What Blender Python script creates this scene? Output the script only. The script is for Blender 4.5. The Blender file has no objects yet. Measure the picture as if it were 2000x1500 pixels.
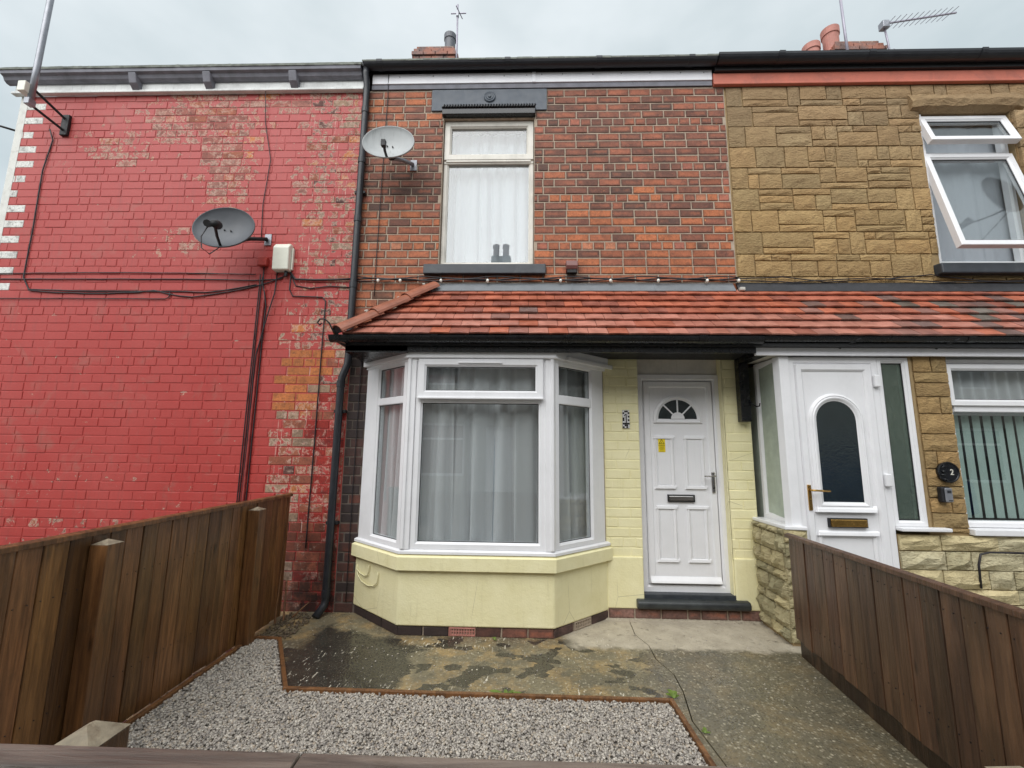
import bpy, bmesh, math, random
import numpy as np
from mathutils import Vector, Matrix
random.seed(7); np.random.seed(7)
rnd = random.random; uni = random.uniform
S = bpy.context.scene
COL = S.collection

# ------------------------------------------------------------------ camera
cam_d = bpy.data.cameras.new("camera"); cam = bpy.data.objects.new("camera", cam_d); COL.objects.link(cam)
CAM = Vector((0.0, -4.1017, 1.459))
def cam_matrix(yaw, pitch, roll):
    cy, sy, cp, sp, cr, sr = math.cos(yaw), math.sin(yaw), math.cos(pitch), math.sin(pitch), math.cos(roll), math.sin(roll)
    f = Vector((sy*cp, cy*cp, sp)); r = Vector((cy, -sy, 0)); u = r.cross(f)
    r2 = r*cr + u*sr; u2 = u*cr - r*sr
    return Matrix.Translation(CAM) @ Matrix((r2, u2, -f)).transposed().to_4x4()
cam.matrix_world = cam_matrix(-0.029344, 0.150064, 0.011214)
cam_d.sensor_width = 36; cam_d.lens = 847.8/2000*36; cam_d.clip_start = 0.05; cam_d.clip_end = 2000
S.camera = cam

# ------------------------------------------------------------------ sky, sun, exposure
SUN_EL, SUN_AZ = math.radians(42), math.radians(200)      # azimuth clockwise from +Y: behind the photographer, a little to the left
world = bpy.data.worlds.new("World"); S.world = world; world.use_nodes = True
wt = world.node_tree; wt.nodes.clear()
wo = wt.nodes.new("ShaderNodeOutputWorld"); bg = wt.nodes.new("ShaderNodeBackground"); bg.inputs[1].default_value = 0.1
sky = wt.nodes.new("ShaderNodeTexSky"); sky.sky_type = 'NISHITA'; sky.sun_disc = False
sky.sun_elevation = SUN_EL; sky.sun_rotation = SUN_AZ
tc = wt.nodes.new("ShaderNodeTexCoord"); mp = wt.nodes.new("ShaderNodeMapping"); mp.inputs['Scale'].default_value = (1, 1, 2.0)
nz = wt.nodes.new("ShaderNodeTexNoise"); nz.inputs['Scale'].default_value = 2.3; nz.inputs['Detail'].default_value = 5; nz.inputs['Roughness'].default_value = .5
cr = wt.nodes.new("ShaderNodeValToRGB")
cr.color_ramp.elements[0].position = .32; cr.color_ramp.elements[0].color = (2.55, 2.9, 3.0, 1)
cr.color_ramp.elements[1].position = .66; cr.color_ramp.elements[1].color = (3.75, 4.0, 4.1, 1)
mx = wt.nodes.new("ShaderNodeMix"); mx.data_type = 'RGBA'; mx.inputs[0].default_value = .93
wt.links.new(tc.outputs['Generated'], mp.inputs[0]); wt.links.new(mp.outputs[0], nz.inputs['Vector'])
wt.links.new(nz.outputs['Fac'], cr.inputs[0]); wt.links.new(sky.outputs[0], mx.inputs[6]); wt.links.new(cr.outputs[0], mx.inputs[7])
wt.links.new(mx.outputs[2], bg.inputs[0]); wt.links.new(bg.outputs[0], wo.inputs[0])
sl = bpy.data.lights.new("sun", 'SUN'); sl.energy = 1.5; sl.angle = math.radians(70); sl.color = (1, .985, .97)
so = bpy.data.objects.new("sun", sl); COL.objects.link(so); so.location = (0, -8, 12)
sdir = Vector((math.sin(SUN_AZ)*math.cos(SUN_EL), math.cos(SUN_AZ)*math.cos(SUN_EL), math.sin(SUN_EL)))
so.rotation_euler = sdir.to_track_quat('Z', 'Y').to_euler()
S.view_settings.view_transform = 'Standard'; S.view_settings.look = 'None'
S.view_settings.gamma = 1; S.view_settings.use_curve_mapping = False; S.view_settings.exposure = 1.27
S.render.engine = 'CYCLES'; S.cycles.use_denoising = True; S.cycles.max_bounces = 8; S.cycles.transparent_max_bounces = 16

# ------------------------------------------------------------------ material helpers
def lin(r, g, b, k=1.0):
    def f(c):
        c /= 255; return min(1, k*(c/12.92 if c <= .04045 else ((c+.055)/1.055)**2.4))
    return (f(r), f(g), f(b), 1)
class NT:
    def __init__(s, name):
        s.m = bpy.data.materials.new(name); s.m.use_nodes = True; s.t = s.m.node_tree; s.t.nodes.clear()
        s.out = s.t.nodes.new("ShaderNodeOutputMaterial"); s._p = None
    def n(s, t, **kw):
        x = s.t.nodes.new(t)
        for k, v in kw.items(): setattr(x, k, v)
        return x
    def put(s, sock, v):
        if isinstance(v, bpy.types.NodeSocket): s.t.links.new(v, sock)
        elif v is not None:
            if sock.type == 'RGBA' and isinstance(v, (int, float)): v = (v, v, v, 1)
            sock.default_value = v
    def math(s, op, a, b=0.0, clamp=False):
        x = s.n("ShaderNodeMath", operation=op, use_clamp=clamp); s.put(x.inputs[0], a); s.put(x.inputs[1], b); return x.outputs[0]
    def mix(s, f, a, b, blend='MIX'):
        x = s.n("ShaderNodeMix", data_type='RGBA', blend_type=blend); s.put(x.inputs[0], f); s.put(x.inputs[6], a); s.put(x.inputs[7], b); return x.outputs[2]
    def pos(s):
        if not s._p: s._p = s.n("ShaderNodeNewGeometry").outputs['Position']
        return s._p
    def vec(s, scale=(1, 1, 1), loc=(0, 0, 0), rot=(0, 0, 0), v=None):
        x = s.n("ShaderNodeMapping"); s.put(x.inputs[0], v or s.pos()); x.inputs['Location'].default_value = loc
        x.inputs['Rotation'].default_value = rot; x.inputs['Scale'].default_value = scale; return x.outputs[0]
    def noise(s, scale, detail=4, rough=.55, v=None, dist=0, col=False):
        x = s.n("ShaderNodeTexNoise"); s.put(x.inputs['Vector'], v or s.pos()); x.inputs['Scale'].default_value = scale
        x.inputs['Detail'].default_value = detail; x.inputs['Roughness'].default_value = rough; x.inputs['Distortion'].default_value = dist
        return x.outputs['Color' if col else 'Fac']
    def vor(s, scale, v=None, out='Distance', feature='F1'):
        x = s.n("ShaderNodeTexVoronoi", feature=feature); s.put(x.inputs['Vector'], v or s.pos()); x.inputs['Scale'].default_value = scale; return x.outputs[out]
    def mr(s, v, a, b, c=0.0, d=1.0, smooth=False):
        x = s.n("ShaderNodeMapRange", interpolation_type='SMOOTHSTEP' if smooth else 'LINEAR')
        for i, q in enumerate((v, a, b, c, d)): s.put(x.inputs[i], q)
        return x.outputs[0]
    def xyz(s, v=None):
        x = s.n("ShaderNodeSeparateXYZ"); s.put(x.inputs[0], v or s.pos()); return x.outputs
    def bump(s, h, strength=.5, dist=.01, normal=None):
        x = s.n("ShaderNodeBump"); x.inputs['Strength'].default_value = strength; x.inputs['Distance'].default_value = dist
        s.put(x.inputs['Height'], h)
        if normal is not None: s.put(x.inputs['Normal'], normal)
        return x.outputs[0]
    def bsdf(s, color, rough=.6, metal=0.0, normal=None, spec=.5, link=True, **kw):
        x = s.n("ShaderNodeBsdfPrincipled"); s.put(x.inputs['Base Color'], color); s.put(x.inputs['Roughness'], rough)
        s.put(x.inputs['Metallic'], metal); s.put(x.inputs['Specular IOR Level'], spec)
        if normal is not None: s.put(x.inputs['Normal'], normal)
        for k, v in kw.items(): s.put(x.inputs[k], v)
        if link: s.t.links.new(x.outputs[0], s.out.inputs[0])
        return x.outputs[0]
    def surf(s, sh): s.t.links.new(sh, s.out.inputs[0])
    def tint(s, src):
        if src == 'obj':
            x = s.n("ShaderNodeObjectInfo"); return x.outputs['Color'], x.outputs['Alpha']
        x = s.n("ShaderNodeAttribute", attribute_name='tint'); return x.outputs['Color'], x.outputs['Alpha']

def m_brick(name, src, kind):
    t = NT(name); c, a = t.tint(src)
    n1 = t.noise(9, 5); n2 = t.noise(55, 5, .65); n3 = t.noise(230, 3)
    f = t.mr(n1, .25, .75, .55, 1.35)
    base = t.mix(1.0, c, t.mix(t.mr(n2, .3, .7), 0.72, 1.2), 'MULTIPLY')
    base = t.mix(1.0, base, t.mix(f, 0.0, 1.0), 'MULTIPLY')
    soot = t.mr(t.noise(26, 6, .7, dist=.6), .52, .72, 0, .75)
    base = t.mix(soot, base, lin(62, 44, 40))
    lime = t.mr(t.noise(38, 7, .75), .66, .74, 0, .5)
    base = t.mix(lime, base, lin(190, 165, 140))
    h = t.math('ADD', n2, t.math('MULTIPLY', n3, .5))
    rough = .75
    at = t.n("ShaderNodeAttribute", attribute_name='bq'); q = t.xyz(at.outputs['Vector'])
    ed = t.math('MINIMUM', t.math('MULTIPLY', t.math('SUBTRACT', 1, t.math('ABSOLUTE', q[0])), .11), t.math('MULTIPLY', t.math('SUBTRACT', 1, t.math('ABSOLUTE', q[1])), .036))
    ed = t.math('ADD', ed, t.math('MULTIPLY', t.math('SUBTRACT', t.noise(30, 6, .7), .5), .05))
    if kind == 'plain':
        base = t.mix(t.mr(ed, .0, .016, .5, 0, True), base, lin(80, 56, 44))
        core = t.math('MULTIPLY', t.mr(ed, .012, .03, 0, 1, True), t.mr(t.noise(5, 3), .42, .6, 0, .32))
        base = t.mix(core, base, lin(206, 120, 84))
        spall = t.mr(t.noise(17, 7, .72, dist=1), .66, .70, 0, .8)
        base = t.mix(spall, base, lin(214, 138, 88)); h = t.math('SUBTRACT', h, t.math('MULTIPLY', spall, .8))
    if kind == 'red':
        nz_ = t.noise(11, 9, .68, dist=.4)
        fine = t.noise(90, 4, .7)
        nn = t.math('ADD', nz_, t.math('MULTIPLY', t.math('SUBTRACT', fine, .5), .22))
        th = t.math('ADD', .22, t.math('MULTIPLY', a, .52))
        paint = t.mr(nn, th, t.math('ADD', th, .025))
        edge = t.mr(nn, t.math('SUBTRACT', th, .09), th)
        edge = t.math('MULTIPLY', edge, t.mr(t.noise(33, 5, .7), .36, .52))
        red = t.mix(t.mr(t.noise(1.4, 5, .6), .32, .68), lin(178, 52, 46, .92), lin(184, 70, 64, .92))
        hz = t.xyz()[2]; red = t.mix(t.mr(hz, 2.6, 4.8, 0, .25), red, lin(180, 92, 92))
        red = t.mix(t.mr(t.noise(45, 4, .7), .35, .7, 0, .35), red, lin(150, 55, 48))
        run = t.noise(1, 6, .65, t.vec((22, 22, 1.6)))
        red = t.mix(t.mr(run, .54, .75, 0, .4), red, lin(120, 62, 56))
        red = t.mix(t.mr(t.noise(2.6, 7, .7, dist=.8), .56, .74, 0, .45), red, lin(150, 112, 98))
        xs_ = t.xyz()[0]; zone = t.math('MULTIPLY', t.mr(xs_, -2.42, -2.3), t.mr(xs_, -1.72, -1.8))
        drip = t.math('MULTIPLY', t.mr(t.noise(1, 5, .6, t.vec((46, 46, .9))), .60, .645), t.math('MULTIPLY', zone, t.mr(t.noise(7, 5, .7), .42, .55)))
        red = t.mix(t.math('MULTIPLY', drip, .75), red, lin(212, 190, 176))
        chip = t.math('MULTIPLY', t.mr(t.noise(30, 6, .7, t.vec((1, 1, 1.7))), .705, .72), t.mr(t.noise(1.1, 3), .42, .58))
        red = t.mix(chip, red, lin(216, 196, 180))
        red = t.mix(t.mr(ed, -.012, .006, .2, 0, True), red, lin(118, 44, 40))
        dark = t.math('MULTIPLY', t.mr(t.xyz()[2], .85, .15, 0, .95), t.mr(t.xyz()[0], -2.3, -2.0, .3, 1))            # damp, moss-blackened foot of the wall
        base = t.mix(t.math('MULTIPLY', edge, .75), base, lin(205, 178, 160))
        base = t.mix(paint, base, red)
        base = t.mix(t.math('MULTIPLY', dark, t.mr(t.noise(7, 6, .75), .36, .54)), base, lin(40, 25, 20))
        h = t.math('ADD', t.math('MULTIPLY', h, .5), t.math('MULTIPLY', paint, .7))
        rough = t.mr(paint, 0, 1, .8, .55)
    if kind == 'dark':
        z = t.xyz()[2]
        base = t.mix(t.mr(t.noise(5, 5, .6), .3, .6, .1, .8), base, lin(48, 38, 36))
        base = t.mix(t.mr(t.noise(24, 8, .8), .66, .69), base, lin(200, 190, 175))
    t.bsdf(base, rough, normal=t.bump(h, .45, .006)); return t.m
def m_simple(name, col, rough=.5, metal=0, var=.12, scale=14, bump=.0, bscale=80, spec=.5, dirt=None, **kw):
    t = NT(name); n = t.noise(scale, 5, .6)
    c = t.mix(t.mr(n, .3, .7), tuple(x*(1-var) for x in col[:3])+(1,), tuple(min(1, x*(1+var)) for x in col[:3])+(1,))
    if dirt: c = t.mix(t.mr(t.noise(scale*.6, 7, .7, dist=.8), .5, .75, 0, dirt[1]), c, dirt[0])
    nm = t.bump(t.noise(bscale, 4), bump, .004) if bump else None
    t.bsdf(c, t.mr(t.noise(scale*2, 3), .3, .7, rough*.85, min(1, rough*1.15)), metal, nm, spec, **kw); return t.m
M = {}
M['mortar'] = m_simple('mortar', lin(174, 158, 140), .95, var=.15, scale=20, bump=.6, bscale=120, dirt=(lin(90, 82, 76), .5))
M['sootmortar'] = m_simple('sooty_mortar', lin(96, 86, 78), .95, var=.35, scale=9, dirt=(lin(52, 46, 42), .9))
for src in ('obj', 'attr'):
    M['brick_'+src] = m_brick('brick_'+src, src, 'plain')
    M['redpaint_'+src] = m_brick('painted_brick_'+src, src, 'red')
    M['darkbrick_'+src] = m_brick('sooty_brick_'+src, src, 'dark')
def m_cream(name, src=None):
    t = NT(name)
    n = t.noise(6, 6, .6); f = t.noise(90, 4, .6)
    c = t.mix(t.mr(n, .3, .7), lin(232, 224, 176), lin(242, 235, 192))
    c = t.mix(t.mr(t.noise(21, 8, .75), .62, .75, 0, .5), c, lin(196, 186, 130))
    drip = t.noise(1, 6, .7, t.vec((30, 30, 2.2)))
    c = t.mix(t.mr(drip, .56, .8, 0, .35), c, lin(186, 176, 128))
    spl = t.mr(t.noise(60, 5, .75), .66, .70, 0, .55); spl = t.math('MULTIPLY', spl, t.mr(t.noise(2.2, 4), .5, .64))
    c = t.mix(spl, c, lin(120, 108, 84)); ck = t.mr(t.vor(2.1, t.vec((1, 1, .6)), feature='DISTANCE_TO_EDGE'), .0016, .004, .5, 0); c = t.mix(t.math('MULTIPLY', ck, t.mr(t.noise(1.8, 3), .52, .6)), c, lin(150, 140, 104))
    h = t.math('ADD', t.math('MULTIPLY', t.noise(24, 5), 1.2), f)
    t.bsdf(c, .55, normal=t.bump(h, .35, .006)); return t.m
M['cream'] = m_cream('cream_paint')
M['whitepaint'] = m_simple('white_masonry_paint', lin(214, 214, 208), .7, var=.08, bump=.3, dirt=(lin(150, 140, 130), .5))
def m_stone(name, src, ca, cb):
    t = NT(name); c, a = t.tint(src)
    n = t.noise(7, 7, .65, dist=.5); f = t.noise(45, 6, .65); st = t.noise(14, 5, .6, t.vec((1, 1, 2.5)), dist=1.6)
    col = t.mix(t.mr(n, .3, .7), ca, cb)
    col = t.mix(1.0, col, c, 'MULTIPLY')
    col = t.mix(t.mr(st, .52, .7, 0, .55), col, lin(112, 88, 56))
    col = t.mix(t.mr(t.noise(30, 7, .7), .6, .75, 0, .5), col, lin(88, 78, 62))
    h = t.math('ADD', t.math('MULTIPLY', st, 1.6), f)
    t.bsdf(col, .85, normal=t.bump(h, .8, .014)); return t.m
M['stone'] = m_stone('buff_stone', 'obj', lin(158, 130, 92), lin(174, 147, 106))
M['rubble'] = m_stone('rubble_stone', 'obj', lin(186, 176, 142), lin(208, 198, 164))
M['stonemortar'] = m_simple('stone_mortar', lin(150, 128, 92), .95, var=.2, scale=16, bump=.5)
def m_upvc(name, col, rough, dirtc, dirt):
    t = NT(name)
    c = t.mix(t.mr(t.noise(5, 6, .65), .45, .8, 0, dirt), col, dirtc)
    streak = t.noise(1, 5, .65, t.vec((60, 60, 3)))
    c = t.mix(t.mr(streak, .55, .85, 0, dirt), c, dirtc)
    t.bsdf(c, rough, normal=t.bump(t.noise(1, 3, .5, t.vec((240, 240, 9))), .05, .002)); return t.m
M['upvc'] = m_upvc('white_upvc', lin(236, 236, 238, .98), .32, lin(196, 196, 196), .25)
M['upvc_old'] = m_upvc('aged_upvc', lin(226, 222, 212, .95), .45, lin(150, 146, 136), .5)
M['white_fascia'] = m_upvc('white_fascia', lin(240, 240, 244), .4, lin(170, 170, 176), .2)
M['grey_fascia'] = m_upvc('flaking_grey_paint', lin(226, 228, 226), .6, lin(140, 138, 138), .6)
M['terracotta_paint'] = m_simple('terracotta_paint', lin(196, 112, 92), .6, var=.12, scale=6, bump=.2, dirt=(lin(120, 80, 74), .6))
M['black'] = m_simple('black_gloss', lin(22, 23, 26), .28, var=.3, scale=9, bump=.06, bscale=40)
M['blackmat'] = m_simple('black_matt', lin(26, 26, 28), .6, var=.25, scale=20)
M['pipe'] = m_simple('grey_black_plastic', lin(36, 38, 43), .42, var=.22, scale=12)
M['slate_paint'] = m_simple('slate_grey_paint', lin(72, 80, 90), .5, var=.12, scale=10, bump=.15)
M['sill_paint'] = m_simple('dark_sill_paint', lin(52, 56, 62), .45, var=.2, scale=12, bump=.15, dirt=(lin(100, 100, 100), .3))
def m_step():
    t = NT('worn_black_step'); c = t.mix(t.mr(t.noise(8, 6), .3, .7), lin(34, 37, 40), lin(58, 62, 62))
    c = t.mix(t.mr(t.noise(70, 5, .7), .68, .71), c, lin(200, 198, 188))
    t.bsdf(c, .4, normal=t.bump(t.noise(40, 5), .3, .004)); return t.m
M['step'] = m_step()
def m_tile(name, src):
    t = NT(name); c, a = t.tint(src)
    n = t.noise(8, 6, .6); f = t.noise(130, 4)
    col = t.mix(1.0, c, t.mix(t.mr(n, .25, .75), .68, 1.3), 'MULTIPLY')
    col = t.mix(t.mr(t.noise(22, 7, .7), .58, .75, 0, .5), col, lin(84, 58, 50))
    col = t.mix(t.mr(t.noise(60, 6, .75), .64, .72, 0, .3), col, lin(196, 150, 126))
    t.bsdf(col, t.mr(n, .3, .7, .28, .55), normal=t.bump(t.math('ADD', f, n), .25, .003)); return t.m
M['tile'] = m_tile('clay_roof_tile', 'obj')
M['ridge'] = m_simple('brown_hip_tile', lin(150, 92, 70), .38, var=.28, scale=7, bump=.15)
M['lead'] = m_simple('lead_flashing', lin(112, 116, 120), .5, var=.14, scale=9, bump=.2, bscale=25)
M['blackflash'] = m_simple('bitumen_flashing', lin(42, 42, 46), .5, var=.3, scale=14, bump=.3)
M['slate'] = m_simple('roof_slate', lin(70, 74, 80), .6, var=.3, scale=12, bump=.3)
M['mossy'] = m_simple('mossy_eaves', lin(120, 124, 116), .8, var=.3, scale=18, bump=.6, dirt=(lin(70, 72, 62), .8))
M['darkwood'] = m_simple('dark_soffit', lin(120, 120, 128), .7, var=.25, scale=10, bump=.2)
def m_glass(name, ior, tintc, rough=0.0, bumpy=0, milk=(lin(96, 112, 102), lin(140, 154, 140))):
    t = NT(name); g = t.n("ShaderNodeNewGeometry"); dt = t.n("ShaderNodeVectorMath", operation='DOT_PRODUCT')
    t.t.links.new(g.outputs['Incoming'], dt.inputs[0]); t.t.links.new(g.outputs['Normal'], dt.inputs[1])
    f0 = ((ior-1)/(ior+1))**2
    fac = t.math('ADD', f0, t.math('MULTIPLY', 1-f0, t.math('POWER', t.math('SUBTRACT', 1, t.math('ABSOLUTE', dt.outputs['Value'])), 5)), True)
    tr = t.n("ShaderNodeBsdfTransparent"); tr.inputs[0].default_value = tintc
    gl = t.n("ShaderNodeBsdfGlossy"); gl.inputs[1].default_value = rough
    nm = t.bump(t.noise(bumpy or 3, 3), .35 if bumpy else .012, .004)
    t.put(gl.inputs['Normal'], nm)
    body = tr.outputs[0]
    if bumpy:
        df = t.n("ShaderNodeBsdfDiffuse"); t.put(df.inputs[0], t.mix(t.mr(t.noise(40, 5, .6, dist=2), .35, .65), milk[0], milk[1]))
        bm_ = t.n("ShaderNodeMixShader"); bm_.inputs[0].default_value = .34; t.t.links.new(tr.outputs[0], bm_.inputs[1]); t.t.links.new(df.outputs[0], bm_.inputs[2]); body = bm_.outputs[0]
    mx = t.n("ShaderNodeMixShader"); t.put(mx.inputs[0], fac); t.t.links.new(body, mx.inputs[1]); t.t.links.new(gl.outputs[0], mx.inputs[2])
    t.surf(mx.outputs[0]); return t.m
M['glass'] = m_glass('window_glass', 1.95, (.93, .95, .95, 1))
M['glass_obscure'] = m_glass('obscure_glass', 2.0, (.62, .70, .66, 1), .05, 90)
M['glass_door'] = m_glass('door_glass', 2.2, (.5, .56, .58, 1), .04, 60, (lin(34, 44, 50), lin(62, 74, 74)))
def m_net(name, open_, col):
    t = NT(name)
    d = t.n("ShaderNodeBsdfDiffuse"); d.inputs[0].default_value = col
    tl = t.n("ShaderNodeBsdfTranslucent"); tl.inputs[0].default_value = col
    tr = t.n("ShaderNodeBsdfTransparent")
    a = t.n("ShaderNodeMixShader"); a.inputs[0].default_value = .25; t.t.links.new(d.outputs[0], a.inputs[1]); t.t.links.new(tl.outputs[0], a.inputs[2])
    g = t.n("ShaderNodeNewGeometry"); dt = t.n("ShaderNodeVectorMath", operation='DOT_PRODUCT')
    t.t.links.new(g.outputs['Incoming'], dt.inputs[0]); t.t.links.new(g.outputs['Normal'], dt.inputs[1])
    c = t.math('MAXIMUM', t.math('ABSOLUTE', dt.outputs['Value']), .08)
    f = t.math('POWER', open_, t.math('DIVIDE', 1, c))
    b = t.n("ShaderNodeMixShader"); t.put(b.inputs[0], f); t.t.links.new(a.outputs[0], b.inputs[1]); t.t.links.new(tr.outputs[0], b.inputs[2])
    t.surf(b.outputs[0]); return t.m
M['net'] = m_net('net_curtain', .31, (.97, .97, .98, 1)); M['darkpane'] = m_simple('dark_door_pane', lin(46, 52, 54), .12, var=.3, scale=12)
M['net_thick'] = m_net('dense_net_curtain', .14, (.56, .59, .64, 1))
M['blind'] = m_simple('blind_fabric', lin(176, 196, 188), .8, var=.05)
M['room'] = m_simple('room_wall', lin(66, 66, 68), .9)
M['porchroom'] = m_simple('porch_inside', lin(176, 186, 172), .9)
M['doorglassback'] = m_simple('door_glass_backing', lin(64, 74, 76), .6, var=.3, scale=5)
def m_wood(name, ca, cb, rough, ax='z'):
    t = NT(name); c, a = t.tint('obj'); oi = t.n("ShaderNodeObjectInfo")
    sc = lambda u, v: (u, u, v) if ax == 'z' else (v, u, u)
    off = t.n("ShaderNodeVectorMath", operation='SCALE'); off.inputs[0].default_value = (17.3, 5.1, 9.7); t.put(off.inputs['Scale'], oi.outputs['Random'])
    ad = t.n("ShaderNodeVectorMath", operation='ADD'); t.put(ad.inputs[0], t.pos()); t.t.links.new(off.outputs[0], ad.inputs[1]); P = ad.outputs[0]
    g = t.noise(1, 7, .65, t.vec(sc(48, 2.6), v=P), dist=1.4); g2 = t.noise(1, 5, .62, t.vec(sc(15, 1.2), v=P), dist=.6)
    k = t.vor(1, t.vec(sc(8, 2.6), v=P)); kn = t.math('MULTIPLY', t.mr(k, .02, .16, 1, 0, True), t.mr(t.xyz(t.vor(1, t.vec(sc(8, 2.6), v=P), out='Color'))[0], .55, .6))
    col = t.mix(t.mr(g, .32, .68), ca, cb); col = t.mix(1.0, col, c, 'MULTIPLY')
    col = t.mix(t.mr(g2, .46, .68, 0, .75), col, tuple(x*.42 for x in ca[:3])+(1,))
    col = t.mix(t.mr(t.noise(1, 5, .6, t.vec(sc(9, 2), v=P)), .56, .74, 0, .5), col, tuple(min(1, x*1.5) for x in cb[:3])+(1,))
    col = t.mix(t.math('MULTIPLY', kn, .85), col, tuple(x*.22 for x in ca[:3])+(1,))
    col = t.mix(t.mr(t.noise(6, 7, .7), .56, .74, 0, .45), col, lin(72, 58, 40))
    col = t.mix(t.mr(t.noise(80, 4, .7), .69, .72, 0, .5), col, lin(168, 150, 120))
    h = t.math('SUBTRACT', g, t.math('MULTIPLY', kn, .5))
    t.bsdf(col, t.mr(g2, .3, .7, rough*.8, rough*1.3), normal=t.bump(h, .6, .006)); return t.m
M['fence_left'] = m_wood('damp_brown_boards', lin(88, 58, 34), lin(142, 100, 62), .34)
M['fence_right'] = m_wood('red_brown_boards', lin(74, 50, 36), lin(112, 82, 60), .36)
M['rail'] = m_wood('wet_grey_rail', lin(98, 88, 80), lin(134, 122, 110), .32, 'x')
M['posttop'] = m_simple('weathered_end_grain', lin(140, 128, 108), .7, var=.3, scale=30, bump=.6, bscale=60, dirt=(lin(92, 70, 48), .8))
M['edging'] = m_wood('new_timber_edging', lin(98, 64, 38), lin(138, 96, 58), .45)
M['galv'] = m_simple('galvanised_steel', lin(150, 152, 158), .45, .6, var=.15)
M['alu'] = m_simple('dull_aluminium', lin(160, 156, 168), .5, .4, var=.1)
M['dish_dark'] = m_simple('dark_grey_dish', lin(84, 87, 92), .5, var=.12, scale=6)
def m_dish():
    t = NT('weathered_pale_dish')
    c = t.mix(t.mr(t.noise(4, 5), .3, .7), lin(160, 163, 163), lin(178, 181, 181))
    c = t.mix(t.mr(t.noise(1, 5, .6, t.vec((26, 26, 3))), .56, .72, 0, .5), c, lin(116, 118, 118)); t.bsdf(c, .5); return t.m
M['dish_pale'] = m_dish()
M['boxplastic'] = m_simple('ivory_plastic', lin(226, 226, 212), .4, var=.05)
M['redbox'] = m_simple('red_painted_box', lin(176, 66, 58), .5, var=.2, scale=40)
M['vent'] = m_simple('dull_red_vent', lin(120, 78, 74), .5)
M['brass'] = m_simple('brass', lin(190, 150, 84), .25, .9, var=.15)
M['chrome'] = m_simple('satin_steel', lin(170, 168, 166), .22, .9, var=.1)
M['yellow'] = m_simple('yellow_sticker', lin(240, 214, 40), .4, var=.03)
M['ink'] = m_simple('black_ink', lin(20, 20, 18), .5)
M['white_ink'] = m_simple('white_enamel', lin(225, 222, 210), .4)
M['tile_white'] = m_simple('white_mosaic', lin(225, 225, 225), .25, var=.06, scale=60)
M['tile_black'] = m_simple('black_mosaic', lin(24, 24, 26), .25)
M['grout'] = m_simple('grey_grout', lin(190, 188, 180), .8)
M['bulb'] = m_simple('pearl_bulb', lin(240, 238, 228), .3, var=.02)
M['cable'] = m_simple('black_cable', lin(34, 30, 34), .5, var=.3, scale=20)
M['cable_red'] = m_simple('painted_cable', lin(150, 56, 52), .6, var=.3, scale=20)
M['creamcable'] = m_simple('cream_cable', lin(224, 218, 176), .5)
M['pot'] = m_simple('terracotta_pot', lin(176, 120, 108), .7, var=.15)
M['potgrey'] = m_simple('grey_cowl', lin(92, 94, 100), .5, var=.15)
M['leaf'] = m_simple('weed_leaf', lin(98, 118, 46), .5, var=.3, scale=30)
M['redbrick_far'] = m_simple('far_render', lin(168, 162, 152), .85, var=.2, scale=6)
M['asphalt'] = m_simple('asphalt', lin(70, 70, 72), .7, var=.2, scale=8, bump=.3)
M['pavement'] = m_simple('pavement_slab', lin(128, 124, 116), .7, var=.15, scale=4, bump=.2)
M['blue_car'] = m_simple('blue_car_paint', lin(30, 50, 110), .2)
def m_gravel():
    t = NT('grey_gravel'); c, a = t.tint('attr')
    col = t.mix(1.0, c, t.mix(t.mr(t.noise(160, 4), .3, .7), .8, 1.2), 'MULTIPLY'); t.bsdf(col, .55, normal=t.bump(t.noise(400, 3), .3, .002)); return t.m
M['gravel'] = m_gravel()
M['gravelbase'] = m_simple('gravel_base', lin(120, 114, 106), .9, var=.4, scale=70)
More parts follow.
